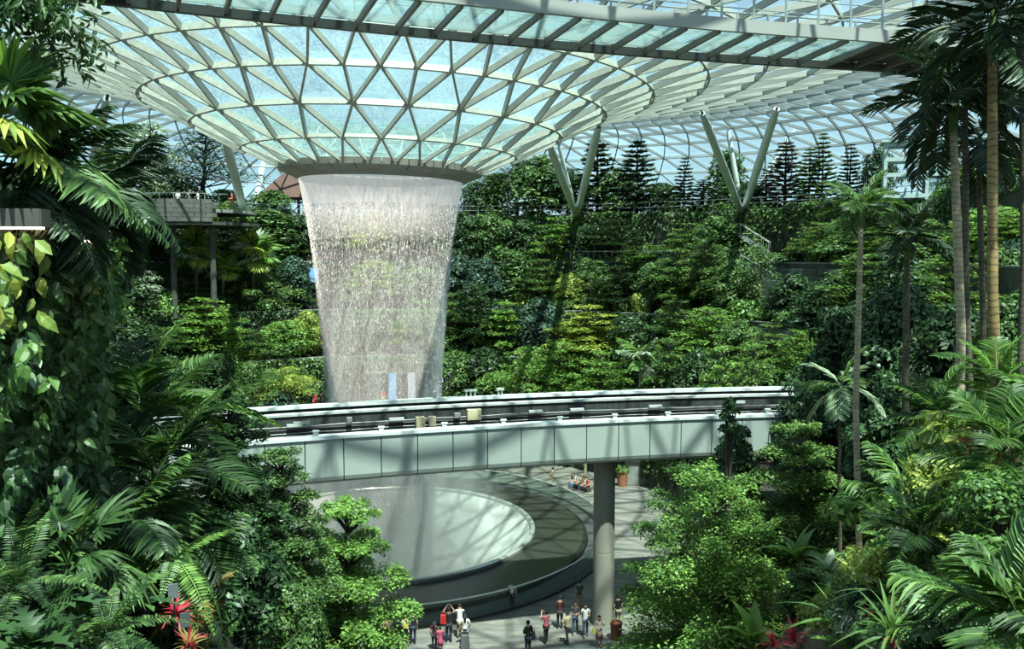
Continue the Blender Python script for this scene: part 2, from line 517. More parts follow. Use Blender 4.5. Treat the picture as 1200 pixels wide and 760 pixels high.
# floor top as a ring of quads with a round hole for the pool
NH = 96
V = []; F = []
for i in range(NH):
    a = 2 * PI * i / NH; V.append((AX.x + 14.1 * math.cos(a), AX.y + 14.1 * math.sin(a), 0))
for i in range(NH):
    a = 2 * PI * i / NH; c, s = math.cos(a), math.sin(a); q = 1 / max(abs(c), abs(s)); V.append((AX.x + 110 * c * q, AX.y + 110 * s * q, 0))
for i in range(NH): F.append((i, NH + i, NH + (i + 1) % NH, (i + 1) % NH))
f2 = MB(); f2.add(V, F)
f2.lathe([(14.1, 0.0), (14.1, -3.0)], NH, (AX.x, AX.y))
floor = f2.build('floor', MAT['plaza_stone']); tag(floor, 'grey beige streaked stone plaza paving around the round pool', None, None, 'structure')

pool = thing('round_pool', 'dark stone round pool ringing the pale basin under the waterfall', 'pool', (AX.x, AX.y, 0))
m = MB(); m.lathe([(14.05, -1.0), (14.05, 0.40), (13.9, 0.46), (13.75, 0.40), (10.45, 0.36), (10.4, -1.0)], 128, (AX.x, AX.y), 0, 2 * PI, True)
auto_smooth(m.build('pool_bed', MAT['dark_granite'], pool), 30)
mt, t, o = nodes_of('pool_water')
p = N(t, 'BsdfPrincipled', Roughness=0.26); p.inputs['Base Color'].default_value = (0.030, 0.031, 0.026, 1)
tc = N(t, 'TexCoord'); nz = N(t, 'TexNoise', Scale=2.2, Detail=4.0); t.links.new(tc.outputs['Object'], nz.inputs['Vector'])
b = N(t, 'Bump', Strength=0.16, Distance=0.1); t.links.new(nz.outputs['Fac'], b.inputs['Height']); t.links.new(b.outputs['Normal'], p.inputs['Normal'])
t.links.new(p.outputs[0], o.inputs['Surface']); MAT['pool_water'] = mt
m = MB(); m.lathe([(10.45, 0.40), (13.78, 0.43), (13.78, 0.37), (10.45, 0.36)], 128, (AX.x, AX.y), 0, 2 * PI, True)
auto_smooth(m.build('water', MAT['pool_water'], pool), 30)
m = MB(); m.lathe([(10.42, 0.3), (10.45, 0.60), (10.38, 0.68), (10.2, 0.68), (10.13, 0.60), (10.15, 0.2)], 128, (AX.x, AX.y), 0, 2 * PI, True)
auto_smooth(m.build('basin_rim', MAT['steel_bright'], pool), 30)
mt, t, o = nodes_of('basin_wet')
p = N(t, 'BsdfPrincipled', Roughness=0.25)
tc = N(t, 'TexCoord'); mp = N(t, 'Mapping'); mp.inputs['Scale'].default_value = (1, 1, 0.5); t.links.new(tc.outputs['Object'], mp.inputs[0])
nz = N(t, 'TexNoise', Scale=0.5, Detail=8.0, Roughness=0.7); t.links.new(mp.outputs[0], nz.inputs['Vector'])
t.links.new(ramp(t, nz.outputs['Fac'], [(0.36, (0.30, 0.31, 0.29)), (0.62, (0.62, 0.64, 0.61))]), p.inputs['Base Color'])
b = N(t, 'Bump', Strength=0.4, Distance=0.1); t.links.new(nz.outputs['Fac'], b.inputs['Height']); t.links.new(b.outputs['Normal'], p.inputs['Normal'])
t.links.new(p.outputs[0], o.inputs['Surface']); MAT['basin_wet'] = mt
m = MB(); m.lathe([(10.2, 0.5), (9.6, -0.3), (8.6, -1.5), (7.0, -3.2), (5.4, -4.6), (4.0, -5.8), (2.8, -7.4), (2.2, -10.0), (2.3, -10.2), (4.2, -6.0), (7.2, -3.4), (9.8, -0.5), (10.3, 0.4)], 96, (AX.x, AX.y), 0, 2 * PI, True)
auto_smooth(m.build('basin', MAT['basin_wet'], pool), 50)

# glass balustrade on its kerb
bal = thing('glass_balustrade', 'curved clear glass balustrade with slim steel handrail around the pool', 'balustrade', (AX.x, AX.y, 0))
m = MB(); m.lathe([(15.5, 0.0), (15.5, 0.14), (15.3, 0.16), (14.1, 0.16), (14.1, 0.0)], 128, (AX.x, AX.y), 0, 2 * PI, True)
auto_smooth(m.build('kerb', MAT['kerb_dark'], bal), 30)
m = MB(); m.lathe([(15.28, 1.17), (15.22, 1.20), (15.16, 1.17), (15.16, 1.13), (15.28, 1.13)], 128, (AX.x, AX.y), 0, 2 * PI, True)
auto_smooth(m.build('handrail', MAT['steel_bright'], bal), 60)
for i in range(48):
    a0 = 2 * PI * (i + 0.01) / 48; a1 = 2 * PI * (i + 0.99) / 48
    m = MB(); m.lathe([(15.235, 0.14), (15.235, 1.13), (15.205, 1.13), (15.205, 0.14)], 3, (AX.x, AX.y), a0, a1, True)
    m.build('glass_panel', MAT['balustrade_glass'], bal)

# ---- the waterfall: a smooth sheet at the lip that breaks into falling strings
WPROF = [(24.55, 5.52), (23.0, 5.22), (20.1, 4.72), (14.8, 4.12), (10.1, 3.68), (6.0, 3.35), (2.5, 3.08), (-1.0, 2.86), (-6.0, 2.6)]
def wrad(z):
    for (z0, r0), (z1, r1) in zip(WPROF, WPROF[1:]):
        if z <= z0 and z >= z1: return r0 + (r1 - r0) * (z0 - z) / (z0 - z1)
    return WPROF[0][1] if z > 24 else WPROF[-1][1]
wf = thing('waterfall', 'round curtain of white water falling from the roof opening into the basin', 'waterfall', (AX.x, AX.y, 0))
def watermat(name, lo, hi, scale, top=None, col=(0.86, 0.87, 0.86), stretch=0.12):
    m, t, o = nodes_of(name)
    tc = N(t, 'TexCoord'); mp = N(t, 'Mapping'); mp.inputs['Scale'].default_value = (1, 1, stretch)
    t.links.new(tc.outputs['Object'], mp.inputs[0])
    nz = N(t, 'TexNoise', Scale=scale, Detail=6.0, Roughness=0.7); t.links.new(mp.outputs[0], nz.inputs['Vector'])
    sp = N(t, 'SeparateXYZ'); t.links.new(tc.outputs['Object'], sp.inputs[0])
    al = ramp(t, nz.outputs['Fac'], [(0.36, (lo,) * 3), (0.66, (hi,) * 3)])
    mr = N(t, 'MapRange'); mr.inputs['From Min'].default_value = 20.6; mr.inputs['From Max'].default_value = 23.6
    t.links.new(sp.outputs['Z'], mr.inputs['Value'])
    ad = N(t, 'Math', operation='ADD', use_clamp=True); t.links.new(al, ad.inputs[0])
    ml = N(t, 'Math', operation='MULTIPLY'); ml.inputs[1].default_value = top or 0.0
    t.links.new(mr.outputs[0], ml.inputs[0]); t.links.new(ml.outputs[0], ad.inputs[1])
    tr = N(t, 'BsdfTransparent')
    df = N(t, 'BsdfDiffuse'); df.inputs['Color'].default_value = (*col, 1)
    tl = N(t, 'BsdfTranslucent'); tl.inputs['Color'].default_value = (*col, 1)
    mf = N(t, 'MixShader', Fac=0.5); t.links.new(df.outputs[0], mf.inputs[1]); t.links.new(tl.outputs[0], mf.inputs[2])
    mx = N(t, 'MixShader'); t.links.new(ad.outputs[0], mx.inputs[0]); t.links.new(tr.outputs[0], mx.inputs[1]); t.links.new(mf.outputs[0], mx.inputs[2])
    t.links.new(mx.outputs[0], o.inputs['Surface']); MAT[name] = m; return m
watermat('water_sheet', 0.0, 0.22, 5.0, 0.75, (0.97, 0.94, 0.92))
def shell(dr0, dr1, z0, z1, name, mat, kind=None):
    prof = []
    nz_ = 26
    for i in range(nz_ + 1):
        z = z0 + (z1 - z0) * i / nz_
        prof.append((wrad(z) + dr0 + (dr1 - dr0) * i / nz_, z))
    m = MB(); m.lathe(prof, 96, (AX.x, AX.y)); tilt = m
    return auto_smooth(m.build(name, MAT[mat], wf, kind=kind), 60)
shell(-0.02, 0.0, 24.6, -6.0, 'water_curtain', 'water_sheet')
mt, t, o = nodes_of('spray_volume')
vol = N(t, 'VolumePrincipled'); vol.inputs['Color'].default_value = (0.96, 0.97, 0.97, 1)
vol.inputs['Density'].default_value = 0.42
t.links.new(vol.outputs[0], o.inputs['Volume']); MAT['spray_volume'] = mt
prof = [(wrad(z) + 0.05 + 0.55 * (20 - z) / 25, z) for z in np.linspace(20, -4.5, 14)] + [(wrad(z) - 0.05 - 0.65 * (20 - z) / 25, z) for z in np.linspace(-4.5, 20, 14)]
m = MB(); m.lathe([(float(a), float(b)) for a, b in prof][::-1], 64, (AX.x, AX.y), 0, 2 * PI, True); m.build('spray', mt, wf, kind='stuff')
rg = np.random.default_rng(5)
NS = 30000
zz = 22.8 - 27.5 * rg.random(NS) ** 1.35
aa = rg.random(NS) * 2 * PI
spread = 0.03 + 0.45 * np.clip((23 - zz) / 25, 0, 1)
rr = np.array([wrad(float(z)) for z in zz]) + rg.normal(0, 1, NS) * spread * 0.55
ln = 0.05 + 0.22 * rg.random(NS) ** 2
wd = 0.007 + 0.008 * rg.random(NS)
cx, cy = rr * np.cos(aa), rr * np.sin(aa)
rot = rg.random(NS) * 2 * PI
Vw = np.zeros((NS, 5, 3), np.float32)
for j in range(3):
    a = rot + 2 * PI * j / 3
    Vw[:, j, 0] = cx + wd * np.cos(a); Vw[:, j, 1] = cy + wd * np.sin(a); Vw[:, j, 2] = zz
Vw[:, 3, 0] = cx; Vw[:, 3, 1] = cy; Vw[:, 3, 2] = zz + ln
Vw[:, 4, 0] = cx; Vw[:, 4, 1] = cy; Vw[:, 4, 2] = zz - ln * 0.3
tri = np.array([(0, 1, 3), (1, 2, 3), (2, 0, 3), (1, 0, 4), (2, 1, 4), (0, 2, 4)])
Fw = (np.arange(NS)[:, None, None] * 5 + tri[None]).reshape(-1, 3)
mt, t, o = nodes_of('water_drop')
df = N(t, 'BsdfDiffuse'); df.inputs['Color'].default_value = (0.9, 0.91, 0.9, 1)
tl = N(t, 'BsdfTranslucent'); tl.inputs['Color'].default_value = (0.9, 0.91, 0.9, 1)
mf = N(t, 'MixShader', Fac=0.5); t.links.new(df.outputs[0], mf.inputs[1]); t.links.new(tl.outputs[0], mf.inputs[2]); t.links.new(mf.outputs[0], o.inputs['Surface']); MAT['water_drop'] = mt
dr = link('falling_drops', raw_mesh('falling_drops', Vw.reshape(-1, 3), Fw, mt), wf); dr['kind'] = 'stuff'

# mist that hangs in the basin
mt, t, o = nodes_of('mist_volume')
vol = N(t, 'VolumePrincipled'); vol.inputs['Color'].default_value = (0.95, 0.97, 0.97, 1); vol.inputs['Anisotropy'].default_value = 0.0
tc = N(t, 'TexCoord'); sp = N(t, 'SeparateXYZ'); t.links.new(tc.outputs['Object'], sp.inputs[0])
ln_ = N(t, 'VectorMath', operation='LENGTH'); t.links.new(tc.outputs['Object'], ln_.inputs[0])
vol.inputs['Density'].default_value = 0.05
mr = N(t, 'MapRange'); mr.inputs['From Min'].default_value = 9.5; mr.inputs['From Max'].default_value = 2.0; mr.inputs['To Max'].default_value = 0.24
t.links.new(ln_.outputs['Value'], mr.inputs['Value']); t.links.new(mr.outputs[0], vol.inputs['Density'])
t.links.new(vol.outputs[0], o.inputs['Volume']); MAT['mist_volume'] = mt
m = MB(); m.lathe([(0.01, -6.0), (4.0, -5.6), (7.0, -3.0), (9.2, -0.6), (9.4, 1.5), (8.0, 3.6), (5.0, 5.4), (0.01, 6.0)], 48, (AX.x, AX.y))
ms = m.build('mist', mt, wf, kind='stuff')
# ================================================================ planted terraces around the pool
TERR = [(24.0, 29.0, 4.5), (29.0, 34.0, 9.0), (34.0, 39.0, 13.5), (39.0, 45.5, 18.6), (45.5, 62.8, 24.0)]
TNAMES = ['lowest', 'second', 'third', 'fourth', 'top']
A0, A1 = rad(-20), rad(200)
def terrace_point(px, k, dr=0.9):
    """Where the sight line at a picture column crosses terrace k, dr behind its edge (far side of the hall)."""
    R = TERR[k][0] + dr
    q = (px - CX) / FPX
    # |(qY - ax, Y - ay)| = R
    a = q * q + 1; b = -2 * (q * AX.x + AX.y); c = AX.x ** 2 + AX.y ** 2 - R * R
    D = b * b - 4 * a * c
    if D < 0: return None
    Y = (-b + math.sqrt(D)) / (2 * a)
    return Vector((q * Y, Y, TERR[k][2]))

for k, (r0, r1, z) in enumerate(TERR):
    t_ = thing('terrace', 'curved concrete planting terrace, %s of the five behind the waterfall' % TNAMES[k], 'terrace', (AX.x, AX.y, 0), kind='structure')
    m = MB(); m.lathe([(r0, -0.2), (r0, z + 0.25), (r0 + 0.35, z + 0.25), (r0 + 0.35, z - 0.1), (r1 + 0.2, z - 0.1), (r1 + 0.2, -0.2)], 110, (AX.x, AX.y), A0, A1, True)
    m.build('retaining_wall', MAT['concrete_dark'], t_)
    m = MB(); m.lathe([(r0 + 0.35, z - 0.1), (r0 + 0.4, z + 0.12), (r1 - 0.1, z + 0.2), (r1 + 0.1, z - 0.1)], 110, (AX.x, AX.y), A0, A1, True)
    m.build('planting_bed', MAT['soil'], t_)
    m = MB(); m.lathe([(r0 - 0.06, z + 0.25), (r0 - 0.06, z + 0.36), (r0 + 0.42, z + 0.36), (r0 + 0.42, z + 0.25)], 110, (AX.x, AX.y), A0, A1, True)
    m.build('coping', MAT['concrete'], t_)
    if k in (1, 2, 3):            # the stone faced stretch beside the stairs
        rr_ = random.Random(40 + k)
        zb = TERR[k - 1][2] + 0.3
        cols = 8; rows = int((z - zb) / 0.58)
        for i in range(cols):
            for j in range(rows):
                w = rad(19 + 18 * i / cols + (1.0 if j % 2 else 0)); w2 = rad(19 + 18 * (i + 0.965) / cols + (1.0 if j % 2 else 0))
                d = rr_.uniform(0.10, 0.2)
                m = MB(); m.lathe([(r0 - d, zb + j * 0.58), (r0 - d, zb + j * 0.58 + 0.54), (r0 + 0.02, zb + j * 0.58 + 0.54), (r0 + 0.02, zb + j * 0.58)], 1, (AX.x, AX.y), w, w2, True)
                m.build('block', MAT['stone_grey' if (i * 7 + j * 3) % 3 else 'concrete'], t_)

def arc_pt(r, a, z): return Vector((AX.x + r * math.cos(a), AX.y + r * math.sin(a), z))
rail = thing('terrace_railing', 'thin grey post and bar railing along the top terrace edge under the glass dome', 'railing', (AX.x, AX.y, 24))
zt = 24.36
for h in (1.15, 0.62):
    m = MB(); m.lathe([(45.6, zt + h), (45.6, zt + h + 0.06), (45.66, zt + h + 0.06), (45.66, zt + h)], 110, (AX.x, AX.y), A0, A1, True); m.build('rail', MAT['rail_metal'], rail)
for i in range(92):
    a = A0 + (A1 - A0) * (i + 0.5) / 92
    p = arc_pt(45.63, a, 0)
    m = MB(); m.box((p.x, p.y, zt + 0.57), (0.07, 0.07, 1.14), a); m.build('post', MAT['rail_metal'], rail)
rail = thing('terrace_railing', 'glass panel railing on the fourth terrace below the slanted steel struts', 'railing', (AX.x, AX.y, 18))
for i in range(30):
    a0 = rad(38 + 30 * i / 30); a1 = rad(38 + 30 * (i + 0.97) / 30)
    m = MB(); m.lathe([(39.1, 18.96), (39.1, 20.0), (39.14, 20.0), (39.14, 18.96)], 1, (AX.x, AX.y), a0, a1, True); m.build('glass_panel', MAT['balustrade_glass'], rail)
    p = arc_pt(39.16, a0, 0); m = MB(); m.box((p.x, p.y, 19.5), (0.06, 0.06, 1.1), a0); m.build('post', MAT['rail_metal'], rail)
m = MB(); m.lathe([(39.08, 20.0), (39.08, 20.07), (39.18, 20.07), (39.18, 20.0)], 40, (AX.x, AX.y), rad(38), rad(68), True); m.build('rail', MAT['rail_metal'], rail)

# stairs down the right of the terraces
def stair(p0, p1, w, n, label):
    p0, p1 = Vector(p0), Vector(p1); t_ = thing('stair', label, 'stairs', p0)
    d = p1 - p0; side = Vector((d.y, -d.x, 0)).normalized() * (w / 2)
    for i in range(n):
        c = p0 + d * ((i + 0.5) / n)
        m = MB(); m.bar(c - side, c + side, d.xy.length / n * 1.05, 0.09); m.build('step', MAT['concrete'], t_)
    for s in (-1, 1):
        m = MB(); m.bar(p0 + side * s, p1 + side * s, 0.08, 0.42, drop=0.1); m.build('stringer', MAT['concrete'], t_)
        m = MB(); m.bar(p0 + side * s + Vector((0, 0, 1.0)), p1 + side * s + Vector((0, 0, 1.0)), 0.09, 0.09); m.build('handrail', MAT['parapet_light'], t_)
        for q in (0.02, 0.26, 0.5, 0.74, 0.98):
            c = p0 + d * q + side * s; m = MB(); m.bar(c, c + Vector((0, 0, 1.0)), 0.05, 0.05); m.build('post', MAT['rail_metal'], t_)
stair(look(868, 274, 84.5), look(902, 296, 83.5), 2.0, 14, 'upper concrete stair flight with pale handrails among the terrace planting')
stair(look(872, 310, 81.5), look(916, 336, 79.0), 2.0, 16, 'lower concrete stair flight with pale handrails beside the stone block wall')

# covered opening in the stone wall
op = thing('stone_recess', 'dark recess under a concrete lintel in the stone block wall', 'recess', look(935, 352, 74.5))
c = look(932, 340, 74.5)
m = MB(); m.box(c + Vector((0, 0, -0.2)), (6.0, 1.4, 2.0), rad(-58)); m.build('lintel', MAT['concrete'], op)
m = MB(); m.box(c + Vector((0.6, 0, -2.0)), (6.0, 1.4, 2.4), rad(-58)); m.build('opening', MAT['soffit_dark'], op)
for i in range(3):
    cc = c + Matrix.Rotation(rad(-58), 3, 'Z') @ Vector((-2.0 + 2.0 * i, -0.75, 1.3))
    m = MB(); m.box(cc, (1.9, 0.06, 1.0), rad(-58)); m.build('glass_panel', MAT['balustrade_glass'], op)

# shop front behind the waterfall
sh = thing('shop_front', 'glazed blue lit shop front on the lowest terrace behind the waterfall', 'shop', arc_pt(27.6, rad(92), 4.7))
for i in range(11):
    a0 = rad(80 + 22 * i / 11); a1 = rad(80 + 22 * (i + 0.94) / 11)
    m = MB(); m.lathe([(27.6, 4.8), (27.6, 7.9), (27.7, 7.9), (27.7, 4.8)], 2, (AX.x, AX.y), a0, a1, True)
    m.build('window', MAT['screen_blue' if i in (8,) else ('shop_light' if i in (2, 3, 6) else 'shop_dark')], sh)
    p = arc_pt(27.55, a1, 6.3); m = MB(); m.box(p, (0.2, 0.22, 3.3), a1); m.build('mullion', MAT['shop_dark'], sh)
m = MB(); m.lathe([(26.6, 8.0), (26.6, 8.75), (28.9, 8.75), (28.9, 8.0)], 24, (AX.x, AX.y), rad(79), rad(103), True); m.build('canopy_slab', MAT['concrete_dark'], sh)
m = MB(); m.lathe([(26.5, 7.85), (26.5, 8.0), (26.9, 8.0), (26.9, 7.85)], 24, (AX.x, AX.y), rad(79), rad(103), True); m.build('canopy_edge', MAT['concrete'], sh)
sg = thing('sign_panel', 'bright blue banner panel hanging beside the top of the falling water', 'sign', look(368, 322, 92))
m = MB(); m.box(look(368, 322, 92), (1.0, 0.12, 1.5)); m.build('board', MAT['screen_blue'], sg)
m = MB(); m.bar(look(368, 322, 92) + Vector((0, 0.1, 0.9)), look(368, 322, 94) + Vector((0, 1.0, 0.9)), 0.08, 0.08); m.build('bracket', MAT['rail_metal'], sg)

# curved lookout of stone courses on the left
lk = thing('lookout', 'curved stone block lookout with a dark space beneath on the far bank', 'lookout', look(215, 262, 80), kind='structure')
c0 = look(228, 262, 86)
for j in range(5):
    for i in range(14):
        a0 = rad(175 + 130 * i / 14 + (4 if j % 2 else 0)); a1 = rad(175 + 130 * (i + 0.96) / 14 + (4 if j % 2 else 0))
        z = c0.z + j * 0.42
        m = MB(); m.lathe([(6.0, z), (6.0, z + 0.39), (6.4, z + 0.39), (6.4, z)][::-1], 2, (c0.x, c0.y), a0, a1, True); m.build('block', MAT['stone_grey'], lk)
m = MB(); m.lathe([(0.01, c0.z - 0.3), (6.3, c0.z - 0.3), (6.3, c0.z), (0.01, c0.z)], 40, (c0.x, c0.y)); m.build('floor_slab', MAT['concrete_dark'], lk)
m = MB(); m.lathe([(6.1, c0.z + 2.6), (6.1, c0.z + 2.66), (6.16, c0.z + 2.66), (6.16, c0.z + 2.6)], 40, (c0.x, c0.y), rad(170), rad(320), True); m.build('handrail', MAT['rail_metal'], lk)
for i in range(12):
    a = rad(172 + 140 * i / 11); m = MB(); m.box((c0.x + 6.13 * math.cos(a), c0.y + 6.13 * math.sin(a), c0.z + 2.35), (0.06, 0.06, 0.55), a); m.build('post', MAT['rail_metal'], lk)
for dx in (-4.4, -0.8, 3.0):
    m = MB(); m.tube([(c0.x + dx, c0.y - 3.6, TERR[2][2]), (c0.x + dx, c0.y - 3.6, c0.z - 0.3)], 0.28, 12); m.build('column', MAT['concrete_dark'], lk)  # dark concrete stands in for the shade under the lookout
LOOK_C = c0

kk = thing('pavilion', 'dark brown pitched roof pavilion half behind the ring of the waterfall', 'pavilion', look(345, 246, 108))
b = look(350, 244, 108)
m = MB(); m.add([b + Vector(q) for q in ((-4.5, -3, 1.2), (6, -3, 1.2), (6, 3, 1.2), (-4.5, 3, 1.2), (-1.2, -1, 4.6), (4, -1, 4.6), (4, 1, 4.6), (-1.2, 1, 4.6))], [(3, 2, 1, 0), (4, 5, 6, 7), (0, 1, 5, 4), (1, 2, 6, 5), (2, 3, 7, 6), (3, 0, 4, 7)]); m.build('roof', MAT['timber_roof'], kk)
for dx in (-3.6, 0.6, 5):
    for dy in (-2.4, 2.4):
        m = MB(); m.box(b + Vector((dx, dy, 0.0)), (0.3, 0.3, 2.6)); m.build('post', MAT['timber_roof'], kk)

tw = thing('lift_tower', 'pale open steel framed lift tower on the top terrace behind the palms', 'tower', look(1062, 228, 73))
b = look(1060, 224, 73); b.z = 24.2; RZ = rad(-20)
def tw_box(name, c, d, mat):
    m = MB(); m.box(b + Matrix.Rotation(RZ, 3, 'Z') @ (Vector(c) * 0.8), Vector(d) * 0.8, RZ); m.build(name, MAT[mat], tw)
for x in (-2.0, 2.0, 4.6):
    for y in (-1.4, 1.4): tw_box('post', (x, y, 2.9), (0.34, 0.34, 5.8), 'pale_panel')
for z in (0.4, 2.6, 4.2, 5.8):
    for y in (-1.4, 1.4): tw_box('beam', (1.3, y, z), (7.0, 0.36, 0.42), 'pale_panel')
    for x in (-2.0, 4.6): tw_box('beam', (x, 0, z), (0.36, 2.8, 0.42), 'pale_panel')
for x in (-1.1, 0.0, 1.1): tw_box('fin', (x, -1.5, 1.5), (0.16, 0.2, 2.0), 'pale_panel')
tw_box('roof_slab', (1.3, 0, 6.1), (7.6, 3.6, 0.22), 'pale_panel')
tw_box('glass_wall', (3.3, -1.2, 3.2), (2.4, 0.06, 5.0), 'balustrade_glass')

# ---- slanted struts that hold the roof up
def roof_h(x, y):
    r = math.hypot(x - AX.x, y - AX.y)
    for (r0, h0, _), (r1, h1, _) in zip(RINGS, RINGS[1:]):
        if r0 <= r < r1: return h0 + (h1 - h0) * (r - r0) / (r1 - r0) - 0.022 * (x - AX.x)
    return 5.8 if r < 10 else -20
def on_roof(px, py, d0=62, d1=125):
    d = d0
    while d < d1:
        p = look(px, py, d)
        if p.z - EYE >= roof_h(p.x, p.y) - 0.95 and math.hypot(p.x - AX.x, p.y - AX.y) > 8: return p
        d += 0.25
    return look(px, py, d1 - 20)
def struts(label, base, tops, r):
    base = Vector(base)
    t_ = thing('roof_strut', label, 'roof support', base)
    m = MB(); m.lathe([(0.01, base.z - 0.5), (1.0, base.z - 0.5), (0.85, base.z + 0.5), (0.01, base.z + 0.6)], 16, (base.x, base.y)); m.build('footing', MAT['concrete'], t_)
    for (tp, rr_) in tops:
        e = Vector(tp); d = (e - base); q = lambda f: base + d * f
        m = MB(); m.tube([q(0.02), q(0.12), q(0.5), q(0.9), q(0.985)], [rr_ * 0.6, rr_ * 0.9, rr_, rr_ * 0.85, rr_ * 0.6], 14)
        o = m.build('pipe', MAT['strut_paint'], t_); auto_smooth(o)
        m = MB(); m.tube([q(0.98), q(1.0)], [rr_ * 0.3, rr_ * 0.3], 8); m.build('tip', MAT['soffit_dark'], t_)
bb = terrace_point(868, 4, 1.6); bb.z = look(868, 252, bb.y).z
struts('cluster of four slanted steel pipes rising from one foot beside the ivy clad tree', bb,
       [(on_roof(822, 130), 0.36), (on_roof(911, 125), 0.40), (look(853, 152, 91.5), 0.28), (look(933, 150, 91.5), 0.28)], 0.35)
bb = terrace_point(675, 4, 1.6); bb.z = look(675, 254, bb.y).z
struts('slanted steel pipes standing among the trees next to the waterfall ring', bb, [(on_roof(643, 168), 0.36), (look(654, 166, 99), 0.26), (on_roof(702, 146), 0.38)], 0.35)
bb = terrace_point(290, 4, 1.6); bb.z = 24
struts('grey steel pipe leaning up to the funnel beside the feathery tree', bb, [(on_roof(264, 163), 0.42)], 0.4)
bb = terrace_point(299, 4, 4.0); bb.z = 24
struts('short grey steel pipe leaning away near the brown pavilion', bb, [(look(309, 188, 112), 0.42)], 0.4)
bb = terrace_point(100, 4, 1.6); bb.z = 24
struts('grey steel pipe rising past the dark overhanging palms', bb, [(on_roof(126, 112, 50), 0.36)], 0.36)

# ================================================================ elevated guideway
SOF = 9.2
def gy(x): return 40.6 + 0.273 * x - 0.00513 * x * x
def gpt(x, off, z):
    d = Vector((1, 0.273 - 0.01026 * x, 0)).normalized(); n = Vector((-d.y, d.x, 0))
    return Vector((x, gy(x), z)) + n * off
gw = thing('elevated_guideway', 'grey clad elevated train guideway crossing in front of the waterfall', 'bridge', (0, gy(0), SOF))
JX = []
x = -9.27
while x > -27: x -= 1.62
while x < 27: JX.append(x); x += 1.62 * 1.0
prof_panel = [(0.0, 2.06), (0.0, 0.34), (0.05, 0.17), (0.16, 0.05), (0.34, 0.0), (0.34, 0.08), (0.2, 0.12), (0.12, 0.24), (0.09, 0.36), (0.09, 2.06)]
def sweep(mb, prof, xs):
    """Cross-section of (offset, height over the soffit) carried along the guideway."""
    n = len(prof); V = [gpt(x, o, SOF + h) for x in xs for o, h in prof]; F = []
    for i in range(len(xs) - 1):
        for k in range(n): F.append((i * n + k, i * n + (k + 1) % n, (i + 1) * n + (k + 1) % n, (i + 1) * n + k))
    F.append(tuple(range(n))[::-1]); F.append(tuple((len(xs) - 1) * n + k for k in range(n)))
    return mb.add(V, F)
XS = [JX[0] + (JX[-1] - JX[0]) * i / 40 for i in range(41)]
for a, b in zip(JX, JX[1:]):
    m = MB(); sweep(m, prof_panel, [a + 0.022, (a + b) / 2, b - 0.022]); m.build('cladding_panel', MAT['girder_panel'], gw)
for nm, pf, mt_ in [('near_coping', [(-0.07, 2.07), (-0.07, 2.22), (0.36, 2.24), (0.36, 2.07)], 'cap_white'),
                    ('near_wall', [(0.1, 0.12), (0.1, 2.05), (0.3, 2.05), (0.3, 0.12)], 'track_black'),
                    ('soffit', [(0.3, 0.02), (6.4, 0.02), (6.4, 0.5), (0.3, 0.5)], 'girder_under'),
                    ('guide_beam', [(4.1, 0.5), (4.1, 1.85), (4.6, 1.85), (4.6, 0.5)], 'track_black'),
                    ('running_pad', [(1.6, 0.5), (1.6, 1.2), (2.3, 1.2), (2.3, 0.5)], 'track_black'),
                    ('far_wall', [(5.4, 0.5), (5.4, 2.22), (5.7, 2.22), (5.7, 0.5)], 'parapet_stain'),
                    ('far_wall_coping', [(5.33, 2.22), (5.33, 2.34), (5.75, 2.34), (5.75, 2.22)], 'parapet_light'),
                    ('far_cladding', [(6.2, 0.1), (6.2, 2.44), (6.5, 2.44), (6.5, 0.1)], 'track_black'),
                    ('far_coping', [(6.1, 2.44), (6.1, 2.60), (6.6, 2.60), (6.6, 2.44)], 'cap_white')]:
    m = MB(); sweep(m, pf, XS); m.build(nm, MAT[mt_], gw)
for dz, nm in ((1.95, 0.022), (1.80, 0.03), (1.62, 0.022), (1.48, 0.028)):
    m = MB(); m.tube([gpt(x, 4.02, SOF + dz + 0.02 * math.sin(x * 3.1 + dz * 9)) for x in XS], nm, 6); m.build('cable', MAT['cable_grey' if nm < 0.025 else 'cable_black'], gw)
def gx(px, off):
    x = 0.0
    for _ in range(20): x = (px - CX) / FPX * gpt(x, off, 0).y - (gpt(x, off, 0).x - x)
    return x
def gz(px, py, off):
    p = gpt(gx(px, off), off, 0); return EYE - (py - 300) / 1000 * p.y
def on_guide(name, px, py, w, h, d, off, mat):
    x = gx(px, off); p = gpt(x, off, gz(px, py, off))
    q = math.atan(0.273 - 0.01026 * x)
    m = MB(); m.box(p, (w, d, h), q); o = m.build(name, MAT[mat], gw)
    if name == 'junction_box':
        n_ = Vector((math.sin(q), -math.cos(q), 0))
        m = MB(); m.box(p + n_ * (d / 2 + 0.012), (w * 0.9, 0.024, h * 0.88), q); link('lid', m.mesh('lid', MAT[mat], gw.location), o)
        m = MB(); m.box(p + n_ * (d / 2 + 0.03) + Vector((w * 0.3, 0, 0)), (0.04, 0.03, 0.08), q); link('latch', m.mesh('latch', MAT['cable_grey'], gw.location), o)
on_guide('junction_box', 555, 487, 0.74, 0.56, 0.3, 3.9, 'box_cream')
on_guide('junction_box', 491, 497, 0.46, 0.62, 0.3, 3.9, 'box_tan')
on_guide('junction_box', 505, 495, 0.36, 0.5, 0.3, 3.9, 'box_tan')
on_guide('junction_box', 535, 488, 0.33, 0.26, 0.22, 3.9, 'cable_grey')
on_guide('junction_box', 407, 494, 0.26, 0.3, 0.22, 3.9, 'cable_grey')
for px, py in ((342, 500), (350, 497), (463, 492.5), (628, 483), (677, 481), (770, 477), (868, 472)):
    on_guide('lamp_tube', px, py, 0.75, 0.13, 0.16, 3.9, 'parapet_light')
